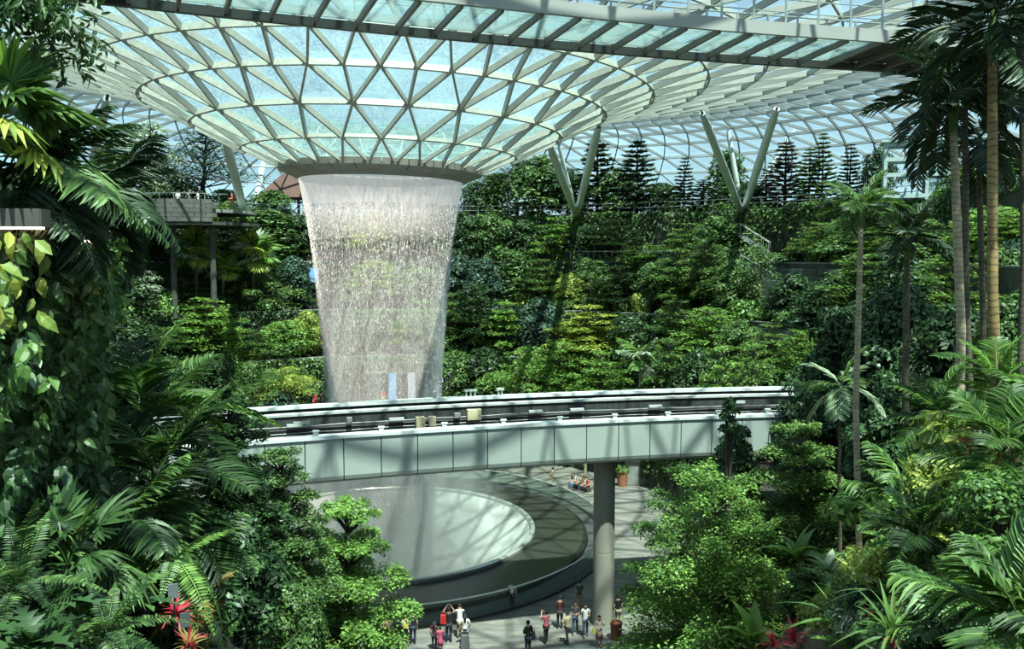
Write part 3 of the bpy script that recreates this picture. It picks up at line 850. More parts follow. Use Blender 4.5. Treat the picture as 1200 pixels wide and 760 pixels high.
for px, py in ((284, 514), (367, 508), (445, 503), (520, 499), (590, 495), (657, 491), (722, 488), (785, 485), (845, 482), (903, 479)):
    x = gx(px, 0.15); p = gpt(x, 0.15, SOF + 2.34)
    m = MB(); m.box(p, (0.2, 0.16, 0.22)); m.box(p + Vector((0, 0, 0.1)), (0.28, 0.2, 0.06)); m.build('bracket', MAT['cap_white'], gw)
for px in (509, 546, 551, 556, 584, 588):
    x = gx(px, 6.3); p = gpt(x, 6.3, SOF + 2.6)
    m = MB(); m.tube([p, p + Vector((0, 0, 0.3))], 0.05, 8); m.lathe([(0.01, p.z + 0.28), (0.13, p.z + 0.3), (0.13, p.z + 0.4), (0.01, p.z + 0.42)], 10, (p.x, p.y)); m.build('sensor', MAT['parapet_light'], gw)
px_, py_ = 4.85, 44.0
m = MB(); m.lathe([(0.01, -0.2), (0.56, -0.2), (0.56, 3.96), (0.545, 3.97), (0.545, 4.0), (0.56, 4.01), (0.56, SOF + 0.3), (0.01, SOF + 0.3)], 40, (px_, py_))
auto_smooth(m.build('pier', MAT['column_paint'], gw), 40)

# ================================================================ canopy walkway overhead
FE = [(-22.0, 19.5), (-15.5, 22.4), (-11.9, 24.0), (-5.4, 26.9), (2.4, 29.75), (6.2, 31.0), (15.1, 33.2), (20.0, 34.2), (30.0, 35.6)]
def fe(u):
    """Smooth run of the walkway's far edge; u is the distance along x."""
    X = [p[0] for p in FE]; Y = [p[1] for p in FE]
    s = 0
    for d, w in ((-3, 1), (-1.5, 2), (0, 3), (1.5, 2), (3, 1)): s += w * float(np.interp(u + d, X, Y))
    return s / 9
def wpt(u, off, z):
    d = Vector((1, (fe(u + 0.5) - fe(u - 0.5)), 0)).normalized(); n = Vector((d.y, -d.x, 0))
    return Vector((u, fe(u), z)) + n * off
wk = thing('canopy_walkway', 'glass floored canopy walkway bridge passing overhead below the roof', 'bridge', (0, fe(0), 26.4))
WX = [-19.0 + 1.18 * i for i in range(39)]
def wsweep(prof, name, mat, xs=WX):
    n = len(prof); V = [wpt(x, o, z) for x in xs for o, z in prof]; F = []
    for i in range(len(xs) - 1):
        for k in range(n): F.append((i * n + k, i * n + (k + 1) % n, (i + 1) * n + (k + 1) % n, (i + 1) * n + k))
    F.append(tuple(range(n))[::-1]); F.append(tuple((len(xs) - 1) * n + k for k in range(n)))
    m = MB(); m.add(V, F); return m.build(name, MAT[mat], wk)
wsweep([(3.0, 26.66), (3.0, 27.07), (3.14, 27.07), (3.14, 26.66)], 'fascia', 'fascia_grey')
wsweep([(-0.1, 26.44), (-0.1, 26.70), (0.12, 26.70), (0.12, 26.44)], 'far_beam', 'bronze_steel')
wsweep([(-0.12, 26.8), (-0.12, 27.05), (-0.02, 27.05), (-0.02, 26.8)], 'far_fascia', 'fascia_grey')
for i, u in enumerate(WX):
    m = MB(); m.bar(wpt(u, 0.1, 26.60), wpt(u, 3.0, 26.70), 0.10, 0.2); m.build('rib', MAT['rib_steel'], wk)
for i, (u, v) in enumerate(zip(WX, WX[1:])):
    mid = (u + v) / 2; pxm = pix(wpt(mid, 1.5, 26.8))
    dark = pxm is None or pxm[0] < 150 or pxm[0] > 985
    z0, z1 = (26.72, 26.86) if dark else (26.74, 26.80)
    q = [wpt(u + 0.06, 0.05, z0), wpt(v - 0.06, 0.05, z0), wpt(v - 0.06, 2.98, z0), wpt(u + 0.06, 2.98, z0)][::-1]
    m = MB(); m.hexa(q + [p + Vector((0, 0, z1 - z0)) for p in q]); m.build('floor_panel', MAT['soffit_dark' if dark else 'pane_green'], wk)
for off in (3.1, -0.06):
    for i, u in enumerate(WX):
        p = wpt(u, off, 27.05); m = MB(); m.bar(p, p + Vector((0, 0, 1.2)), 0.05, 0.07); m.build('post', MAT['rail_metal'], wk)
    for h in (0.35, 0.75, 1.18):
        m = MB(); m.tube([wpt(u, off, 27.05 + h) for u in WX], 0.03 if h > 1 else 0.018, 6); m.build('rail', MAT['rail_metal'], wk)
# ================================================================ plant kit
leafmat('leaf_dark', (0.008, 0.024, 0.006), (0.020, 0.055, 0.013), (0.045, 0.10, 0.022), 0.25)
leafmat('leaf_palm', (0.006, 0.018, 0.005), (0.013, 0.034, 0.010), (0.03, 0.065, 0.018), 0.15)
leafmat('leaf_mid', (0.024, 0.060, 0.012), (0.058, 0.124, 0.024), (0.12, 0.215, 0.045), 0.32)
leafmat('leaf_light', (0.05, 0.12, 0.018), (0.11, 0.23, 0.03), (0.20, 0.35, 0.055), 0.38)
leafmat('leaf_fresh', (0.036, 0.085, 0.014), (0.085, 0.165, 0.028), (0.155, 0.27, 0.05), 0.35)
leafmat('leaf_yellow', (0.10, 0.17, 0.02), (0.22, 0.31, 0.035), (0.40, 0.46, 0.06), 0.40)
leafmat('leaf_gold', (0.22, 0.26, 0.02), (0.45, 0.46, 0.04), (0.62, 0.60, 0.10), 0.45)
leafmat('leaf_blue', (0.012, 0.034, 0.020), (0.028, 0.068, 0.040), (0.055, 0.11, 0.065), 0.25)
leafmat('leaf_rust', (0.025, 0.028, 0.016), (0.055, 0.050, 0.030), (0.10, 0.09, 0.05), 0.25)
leafmat('leaf_pale', (0.10, 0.17, 0.08), (0.20, 0.29, 0.15), (0.42, 0.46, 0.32), 0.3)
leafmat('leaf_red', (0.16, 0.012, 0.014), (0.42, 0.03, 0.045), (0.65, 0.14, 0.16), 0.3)
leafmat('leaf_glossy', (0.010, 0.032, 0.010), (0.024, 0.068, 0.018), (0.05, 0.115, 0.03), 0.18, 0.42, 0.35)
leafmat('leaf_fern', (0.028, 0.08, 0.012), (0.065, 0.15, 0.022), (0.13, 0.25, 0.04), 0.35)
leafmat('leaf_brown', (0.10, 0.07, 0.015), (0.22, 0.16, 0.03), (0.36, 0.28, 0.06), 0.3)

def unit(v): return v / np.maximum(np.linalg.norm(v, axis=-1, keepdims=True), 1e-9)
def leafset(P, D, Nn, L, W, shape='quad', droop=0.25):
    """n leaves: base, direction, facing, length, width -> vertices, quads/tris as index lists of fixed size 4."""
    P = np.asarray(P, float); n = len(P)
    D = unit(np.asarray(D, float)); S = unit(np.cross(D, Nn)); U = np.cross(S, D)
    L = np.broadcast_to(np.asarray(L, float), (n,))[:, None]; W = np.broadcast_to(np.asarray(W, float), (n,))[:, None]
    if shape == 'quad':
        V = np.stack([P, P + D * L * 0.5 + S * W * 0.5 + U * L * 0.06, P + D * L - U * L * droop * 0.5, P + D * L * 0.5 - S * W * 0.5 + U * L * 0.06], 1)
        F = np.arange(n)[:, None] * 4 + np.array([[0, 1, 2, 3]])
        return V.reshape(-1, 3), F
    # leaf with a mid fold: base, (l1 m1 r1), (l2 m2 r2), tip
    q = lambda t, w, u: P + D * (L * t) + S * (W * w) + U * (L * u - L * droop * t * t)
    V = np.stack([q(0, 0, 0), q(0.28, -0.42, 0.05), q(0.28, 0, 0), q(0.28, 0.42, 0.05), q(0.62, -0.42, 0.05), q(0.62, 0, 0), q(0.62, 0.42, 0.05), q(1, 0, 0)], 1)
    fq = np.array([(0, 2, 1, 1), (0, 3, 2, 2), (1, 2, 5, 4), (2, 3, 6, 5), (4, 5, 7, 7), (5, 6, 7, 7)])
    F = (np.arange(n)[:, None, None] * 8 + fq[None]).reshape(-1, 4)
    return V.reshape(-1, 3), F

class PB:
    """Plant builder: foliage arrays and a wood MB."""
    def __init__(s, seed): s.r = np.random.default_rng(seed); s.V = []; s.F = []; s.n = 0; s.wood = MB()
    def add(s, V, F): s.V.append(V); s.F.append(F + s.n); s.n += len(V)
    def foliage(s, name, mat):
        V = np.concatenate(s.V); F = np.concatenate(s.F)
        tri = F[:, 2] == F[:, 3]
        fl_ = [tuple(x) for x in F[~tri].tolist()] + [tuple(x[:3]) for x in F[tri].tolist()] if tri.any() else F
        return raw_mesh(name, V, fl_, MAT[mat])
    def rand_dir(s, n):
        return unit(s.r.normal(0, 1, (n, 3)))
    def pad(s, c, rx, rz, n, L, W, shape='quad'):
        """Flat spray of leaves facing up."""
        a = s.r.random(n) * 2 * PI; q = np.sqrt(s.r.random(n))
        P = np.stack([c[0] + rx * q * np.cos(a), c[1] + rx * q * np.sin(a), c[2] + rz * (1 - q * q) * 1.2 + s.r.normal(0, rz * 0.4, n)], 1)
        b = s.r.random(n) * 2 * PI
        D = np.stack([np.cos(a) * 0.6 + np.cos(b), np.sin(a) * 0.6 + np.sin(b), s.r.normal(-0.05, 0.3, n)], 1)
        Nn = np.stack([s.r.normal(0, 0.35, n), s.r.normal(0, 0.35, n), np.ones(n)], 1)
        s.add(*leafset(P, D, Nn, L * s.r.uniform(0.6, 1.25, n), W * s.r.uniform(0.7, 1.2, n), shape))
    def blob(s, c, r, n, L, W, shape='quad', sq=0.8, low=-0.35, droop=0.3):
        u = s.rand_dir(n); u[:, 2] = np.where(u[:, 2] < low, -u[:, 2], u[:, 2])
        P = np.asarray(c) + u * np.array([r, r, r * sq]) * (0.72 + 0.36 * s.r.random((n, 1)))
        D = unit(np.cross(u, s.rand_dir(n))) + u * 0.55 + np.array([0, 0, -0.45])
        Nn = u + s.rand_dir(n) * 0.45 + np.array([0, 0, 0.35])
        s.add(*leafset(P, D, Nn, L * s.r.uniform(0.6, 1.25, n), W * s.r.uniform(0.7, 1.2, n), shape, droop))

def layered(seed, h, r, tiers=5, n=2200, L=0.30, W=0.16, shape='quad', start=0.28, flat=0.5):
    b = PB(seed); g = b.r
    tr = [(g.normal(0, 0.02) * h * t, g.normal(0, 0.02) * h * t, h * t) for t in np.linspace(0, 0.95, 7)]
    tr[0] = (0, 0, -0.2); R = [0.022 * h * (1 - 0.8 * t) for t in np.linspace(0, 1, 7)]
    b.wood.tube(tr, R, 7)
    pads = []
    for j in range(tiers):
        t = start + (0.97 - start) * j / (tiers - 1)
        rj = r * (1.0 - 0.68 * ((t - start) / (1 - start)) ** 1.4) * g.uniform(0.82, 1.1)
        nb = int(g.integers(5, 8)); a0 = g.random() * 6.28
        for k in range(nb):
            a = a0 + 2 * PI * k / nb + g.normal(0, 0.18); rl = rj * g.uniform(0.7, 1.08)
            z = h * t + g.normal(0, 0.018) * h
            e = (rl * math.cos(a), rl * math.sin(a), z + 0.03 * h)
            b.wood.tube([(0, 0, h * (t - 0.07)), (e[0] * 0.5, e[1] * 0.5, z - 0.01 * h), e], [0.007 * h, 0.005 * h, 0.002 * h], 4)
            for f, w in ((0.42, 0.26), (0.78, 0.34), (1.0, 0.26)):
                pads.append(((e[0] * f, e[1] * f, z + 0.02 * h * f), rj * w * g.uniform(0.8, 1.15)))
        pads.append(((0, 0, h * t + 0.02 * h), rj * 0.35))
    A = sum(p[1] ** 2 for p in pads)
    for c, pr in pads: b.pad(c, pr, pr * 0.16 * flat * 2, max(8, int(n * pr * pr / A)), L, W, shape)
    return b
def roundtree(seed, h, r, blobs=22, n=2200, L=0.30, W=0.18, shape='quad', base=0.3, top=1.0):
    b = PB(seed); g = b.r
    b.wood.tube([(0, 0, -0.2), (g.normal(0, 0.05), g.normal(0, 0.05), h * 0.4), (0, 0, h * 0.8)], [0.02 * h, 0.016 * h, 0.005 * h], 7)
    cs = []
    for i in range(blobs):
        t = (i + 0.5) / blobs; z = h * (base + (top - base) * t * 0.9) ; prof = math.sin(PI * min(1, 0.18 + 0.80 * t)) ** 0.7
        a = i * 2.4 + g.normal(0, 0.3); q = r * prof * g.uniform(0.35, 0.75)
        c = (q * math.cos(a), q * math.sin(a), z); br = r * g.uniform(0.30, 0.46) * (0.6 + 0.4 * prof)
        cs.append((c, br))
        b.wood.tube([(0, 0, z * 0.75), (c[0] * 0.8, c[1] * 0.8, z)], [0.007 * h, 0.003 * h], 4)
    A = sum(c[1] ** 2 for c in cs)
    for c, br in cs: b.blob(c, br, int(n * br * br / A), L, W, shape)
    return b
def columnar(seed, h, r, n=1800, L=0.3, W=0.24):
    b = PB(seed); g = b.r
    b.wood.tube([(0, 0, -0.2), (0, 0, h * 0.95)], [0.25, 0.08], 7)
    m = 26
    for i in range(m):
        t = (i + 0.3) / m; q = r * (1 - 0.45 * t ** 2.2)
        a = i * 2.39; b.blob((0.35 * q * math.cos(a), 0.35 * q * math.sin(a), h * (0.05 + 0.90 * t)), q * 0.72, n // m, L, W, sq=0.9, low=-0.8)
    return b
def conifer(seed, h, r, n=1900, start=0.18, L=0.32, W=0.11, up=0.12):
    b = PB(seed); g = b.r
    b.wood.tube([(0, 0, -0.2), (0, 0, h * 0.5), (0, 0, h * 0.99)], [0.018 * h, 0.011 * h, 0.003 * h], 7)
    br = []; z = start
    while z < 0.97:
        ln = r * (1 - ((z - start) / (1 - start)) ** 1.25) ** 0.85 * g.uniform(0.85, 1.05) + 0.12
        a0 = g.random() * 6.28; k = 7
        for i in range(k):
            a = a0 + 2 * PI * i / k + g.normal(0, 0.12); l = ln * g.uniform(0.75, 1.08)
            e = (l * math.cos(a), l * math.sin(a), h * z + l * up)
            b.wood.tube([(0, 0, h * z), (e[0] * 0.6, e[1] * 0.6, h * z - l * 0.03), e], [0.005 * h, 0.004 * h, 0.0015 * h], 4)
            br.append((e, l, h * z))
        z += 0.055 * g.uniform(0.85, 1.2)
    A = sum(x[1] for x in br)
    for e, l, z0 in br:
        m = max(5, int(n * l / A)); f = 0.15 + 0.85 * g.random(m) ** 0.8
        P = np.stack([e[0] * f, e[1] * f, z0 + (e[2] - z0) * f ** 2 - 0.02], 1)
        dx = np.array([e[0], e[1], 0]) / max(l, 1e-3); sd = np.array([-dx[1], dx[0], 0])
        sg = np.where(g.random(m) < 0.5, -1, 1)[:, None]
        D = dx * 0.7 + sd * sg * g.uniform(0.2, 1.0, (m, 1)) + np.array([0, 0, 0.25]) + g.normal(0, 0.15, (m, 3))
        b.add(*leafset(P, D, np.array([0, 0, 1.0]) + g.normal(0, 0.4, (m, 3)), L * g.uniform(0.6, 1.2, m), W))
    return b
def fountain(seed, h, r, n=2200, L=0.26, W=0.09):
    b = PB(seed); g = b.r
    for i in range(26):
        a = g.random() * 6.28; q = math.sqrt(g.random()); e = (r * q * math.cos(a), r * q * math.sin(a), h * (0.98 - 0.45 * q * q) * g.uniform(0.8, 1))
        P = [(0, 0, -0.2), (e[0] * 0.25, e[1] * 0.25, e[2] * 0.55), e]
        b.wood.tube(P, [0.07, 0.05, 0.015], 4)
        b.blob((e[0], e[1], e[2] - 0.2), r * 0.28, n // 40, L, W, sq=0.55)
        b.blob((e[0] * 0.65, e[1] * 0.65, e[2] * 0.78), r * 0.26, n // 60, L, W, sq=0.55)
    return b
def shrubby(seed, r, n, L, W, shape='leaf', sq=0.8, blobs=9):
    b = PB(seed); g = b.r
    for i in range(blobs):
        a = i * 2.4; q = r * 0.55 * math.sqrt((i + 0.3) / blobs); z = r * (0.25 + 0.65 * g.random() * (1 - q / r))
        c = (q * math.cos(a), q * math.sin(a), z)
        b.wood.tube([(0, 0, -0.1), (c[0] * 0.6, c[1] * 0.6, z * 0.7), c], [0.03 * r, 0.02 * r, 0.008 * r], 4)
        b.blob(c, r * g.uniform(0.38, 0.55), n // blobs, L, W, shape, sq)
    return b

def frond_mesh(name, mat, L=2.0, nl=34, ll=0.5, lw=0.05, droop=0.5, vee=0.35, sag=0.35, seed=1, petiole=0.12, lean=0.55, shape='leaf', taper=0.35):
    """A feather frond that leaves the origin along +X and arches over."""
    g = np.random.default_rng(seed); m = MB()
    f = lambda t: np.array([L * (t - 0.12 * droop * t * t), 0.0, L * (0.10 * t - droop * t * t)])
    P = [f(t) for t in np.linspace(0, 1, 9)]
    m.tube([tuple(p) for p in P], [0.012 * L * (1 - 0.85 * t) * 0.8 + 0.002 for t in np.linspace(0, 1, 9)], 4)
    V = np.array([tuple(v) for v in m.V]); F = [tuple(x) for x in m.F]
    ts = petiole + (1 - petiole) * (np.arange(nl) + 0.5) / nl
    B = np.array([f(t) for t in ts]); B2 = np.array([f(t + 0.01) for t in ts]); T = unit(B2 - B)
    ln = ll * (np.sin(PI * np.clip(0.12 + 0.80 * ts, 0, 1)) ** 0.6) * (1 - taper * ts ** 3)
    up = unit(np.cross(T, np.cross(np.array([0, 0, 1.0]), T)))
    for sg in (-1, 1):
        S = np.cross(T, up) * sg
        D = S * (1 - lean * 0.4) + T * lean + up * vee + g.normal(0, 0.06, (nl, 3)) + np.array([0, 0, -0.05])
        Nn = up + S * -0.3
        v, q = leafset(B, D, Nn, ln * g.uniform(0.9, 1.08, nl), lw, shape, sag)
        o = len(V); V = np.concatenate([V, v])
        for r_ in (q + o).tolist(): F.append(tuple(r_[:3]) if r_[2] == r_[3] else tuple(r_))
    return raw_mesh(name, V, F, MAT[mat])
def fan_mesh(name, mat, R=0.6, seg=18, span=250, pet=0.8, sag=0.25, seed=1):
    """A fan leaf: stalk along +X, then pleated fingers that spread from its end."""
    g = np.random.default_rng(seed); m = MB()
    m.tube([(0, 0, 0), (pet * 0.5, 0, pet * 0.06), (pet, 0, 0)], [0.018, 0.014, 0.012], 4)
    V = np.array([tuple(v) for v in m.V]); F = [tuple(x) for x in m.F]
    a = rad(span) * (np.arange(seg) / (seg - 1) - 0.5)
    D = np.stack([np.cos(a), np.sin(a), g.normal(0.02, 0.05, seg)], 1)
    B = np.tile(np.array([pet, 0, 0.0]), (seg, 1))
    v, q = leafset(B, D, np.tile(np.array([0, 0, 1.0]), (seg, 1)), R * (0.75 + 0.25 * np.cos(a)) * g.uniform(0.93, 1.05, seg), R * rad(span) / seg * 1.05, 'leaf', sag)
    o = len(V); V = np.concatenate([V, v])
    for r_ in (q + o).tolist(): F.append(tuple(r_[:3]) if r_[2] == r_[3] else tuple(r_))
    return raw_mesh(name, V, F, MAT[mat])
def blade_mesh(name, mat, L=1.0, W=0.12, droop=0.5, n=7, fold=0.25, wide=0.35, lobes=0):
    """A strap or paddle leaf along +X, folded along its middle; lobes cut its edge."""
    V = []; F = []
    st = n if not lobes else lobes * 2
    for i in range(st + 1):
        t = i / st
        w = W * (math.sin(PI * min(1, (t + 0.04) ** (0.8 if wide < 0.5 else 0.6))) ** 0.75 if t < 1 else 0.02)
        if lobes and i % 2 == 0 and 0 < i < st: w *= 0.28
        c = (L * (t - 0.15 * droop * t * t), 0, L * (0.18 * t - droop * t * t))
        fx = L * 0.06 * (1 if lobes and i % 2 else 0)
        V += [(c[0] + fx, -w / 2, c[2] + w * fold), c, (c[0] + fx, w / 2, c[2] + w * fold)]
    for i in range(st):
        a = i * 3; F += [(a, a + 1, a + 4, a + 3), (a + 1, a + 2, a + 5, a + 4)]
    return raw_mesh(name, V, F, MAT[mat], smooth=True)

def setmat(o, mat):
    o.material_slots[0].link = 'OBJECT'; o.material_slots[0].material = MAT[mat]

# ---- far trees share these meshes
KIT = {}
def kit(key, builders, leaf, wood):
    KIT[key] = [(b.foliage(key + '_foliage', leaf), b.wood.mesh(key + '_wood', MAT[wood]), hh, rr_) for b, hh, rr_ in builders]
kit('layered', [(layered(10 + i, 9, 3.2, 6 + i % 3, 6000, 0.30, 0.18, flat=1.3), 9, 3.2) for i in range(4)], 'leaf_mid', 'bark_grey')
kit('round', [(roundtree(30 + i, 8, 2.9, 28, 5200, 0.34, 0.22, base=0.12), 8, 2.9) for i in range(4)], 'leaf_dark', 'bark_dark')
kit('loose', [(roundtree(50 + i, 9, 2.6, 20, 3200, 0.26, 0.16, base=0.2), 9, 2.6) for i in range(2)], 'leaf_pale', 'bark_grey')
kit('column', [(columnar(60 + i, 9, 1.5, 3600), 9, 1.5) for i in range(2)], 'leaf_mid', 'bark_dark')
kit('conifer', [(conifer(70 + i, 9, 2.2, 7500, 0.08, 0.36, 0.17), 9, 2.2) for i in range(3)], 'leaf_blue', 'bark_dark')
kit('feather', [(layered(80, 8.5, 3.0, 8, 4500, 0.22, 0.12, start=0.40, flat=1.5), 8.5, 3.0)], 'leaf_blue', 'bark_dark')
kit('fountain', [(fountain(90 + i, 6, 2.8, 5200), 6, 2.8) for i in range(2)], 'leaf_light', 'bark_grey')
kit('bush', [(shrubby(100 + i, 1.5, 900, 0.30, 0.18, 'quad'), 2.1, 1.5) for i in range(4)], 'leaf_mid', 'bark_dark')
KIT['shrub'] = KIT['bush']
def plant(key, i, name, label, cat, loc, h, r, leaf=None, rotz=0.0, group=None):
    v = KIT[key]; fo, wo, h0, r0 = v[i % len(v)]
    t_ = thing(name, label, cat, loc, rotz, group)
    sc = (r / r0, r / r0, h / h0)
    o = link('foliage', fo, t_, scale=sc); o['kind'] = 'stuff'
    if leaf: setmat(o, leaf)
    link('trunk' if key not in ('bush', 'shrub') else 'stems', wo, t_, scale=sc)
    return t_

# ---- palms: every frond a part
FR = {}
def palm(name, label, base, top, tr, fronds, flen, key, n, seed, trunk_mat, leaf=None, elev=(75, -25), pod=True, fan=False):
    base, top = Vector(base), Vector(top); g = random.Random(seed)
    t_ = thing(name, label, 'palm', base)
    mid = (base + top) / 2 + Vector((g.uniform(-0.06, 0.06), 0, 0)) * (top - base).length * 0.3
    if tr > 0:
        m = MB(); m.tube([base - Vector((0, 0, 0.4)), base * 0.8 + mid * 0.2, mid, top * 0.7 + mid * 0.3, top], [tr * 1.35, tr * 1.05, tr, tr * 0.9, tr * 0.75], 12)
        auto_smooth(m.build('trunk', MAT[trunk_mat], t_), 70)
        if pod:
            m = MB(); m.tube([top - Vector((0, 0, 0.1)), top + Vector((0, 0, 0.25 * flen)), top + Vector((0, 0, 0.42 * flen))], [tr * 0.85, tr * 1.05, tr * 0.4], 10)
            m.build('crownshaft', MAT['leaf_fern'], t_)
    hub = top - base + Vector((0, 0, 0.35 * flen if pod else 0))
    for i in range(n):
        e = elev[0] + (elev[1] - elev[0]) * (i / max(1, n - 1)) + g.uniform(-7, 7)
        a = i * 2.39996 + g.uniform(-0.2, 0.2)
        me = FR[key][i % len(FR[key])]
        s = flen * g.uniform(0.88, 1.08)
        o = link('frond', me, t_, hub, (g.uniform(-0.25, 0.25), -rad(e), a), (s, s, s))
        if leaf: setmat(o, leaf if not isinstance(leaf, (list, tuple)) else leaf[i % len(leaf)])
    return t_
def rosette(name, label, cat, loc, meshes, n, size, seed, elev=(80, 5), leaf=None, part='leaf', face=None, lift=0.0, group=None):
    """A clump: every blade or frond a part."""
    g = random.Random(seed); t_ = thing(name, label, cat, loc, 0, group)
    for i in range(n):
        e = elev[0] + (elev[1] - elev[0]) * (i / max(1, n - 1)) + g.uniform(-8, 8)
        a = i * 2.39996 + g.uniform(-0.3, 0.3)
        if face is not None: a = face + g.uniform(-1.5, 1.5)
        s = size * g.uniform(0.8, 1.12)
        o = link(part, meshes[i % len(meshes)], t_, (0, 0, lift * g.random()), (g.uniform(-0.3, 0.3), -rad(e), a), (s, s, s))
        if leaf: setmat(o, leaf if not isinstance(leaf, (list, tuple)) else leaf[i % len(leaf)])
    if lift > 0:
        m = MB(); m.tube([(0, 0, -0.3), (0, 0, lift)], [0.05 * size, 0.03 * size], 6); link('stem', m.mesh('stem', MAT['bark_grey']), t_)
    return t_
FR['areca'] = [frond_mesh('areca_frond', 'leaf_mid', 1.0, 30, 0.42, 0.034, d, 0.35, 0.35, 200 + i) for i, d in enumerate((0.28, 0.45, 0.62))]
FR['broad'] = [frond_mesh('broad_frond', 'leaf_dark', 1.0, 19, 0.46, 0.052, d, 0.30, 0.30, 210 + i, 0.10, 0.75) for i, d in enumerate((0.22, 0.40, 0.60))]
FR['fern'] = [frond_mesh('fern_frond', 'leaf_fern', 1.0, 26, 0.16, 0.034, d, 0.10, 0.15, 220 + i, 0.06, 0.25, taper=0.8) for i, d in enumerate((0.25, 0.5, 0.7))]
FR['kentia'] = [frond_mesh('kentia_frond', 'leaf_mid', 1.0, 24, 0.44, 0.055, d, 0.15, 0.55, 230 + i, 0.14, 0.7) for i, d in enumerate((0.3, 0.5, 0.7))]
FR['fan'] = [fan_mesh('fan_leaf', 'leaf_light', 0.55, 28, 270, 0.5, s, 240 + i) for i, s in enumerate((0.15, 0.4, 0.7))]
FR['strap'] = [blade_mesh('strap_leaf', 'leaf_mid', 1.0, 0.075, d, 6) for d in (0.25, 0.55, 0.9)]
FR['paddle'] = [blade_mesh('paddle_leaf', 'leaf_light', 1.0, 0.34, d, 8, 0.2, 0.6) for d in (0.3, 0.55, 0.8)]
FR['lobed'] = [blade_mesh('lobed_leaf', 'leaf_glossy', 1.0, 0.72, d, 8, 0.10, 0.6, 6) for d in (0.35, 0.55)]
FR['tillandsia'] = [blade_mesh('cordyline_leaf', 'leaf_red', 1.0, 0.14, d, 5) for d in (0.2, 0.5, 0.8)]
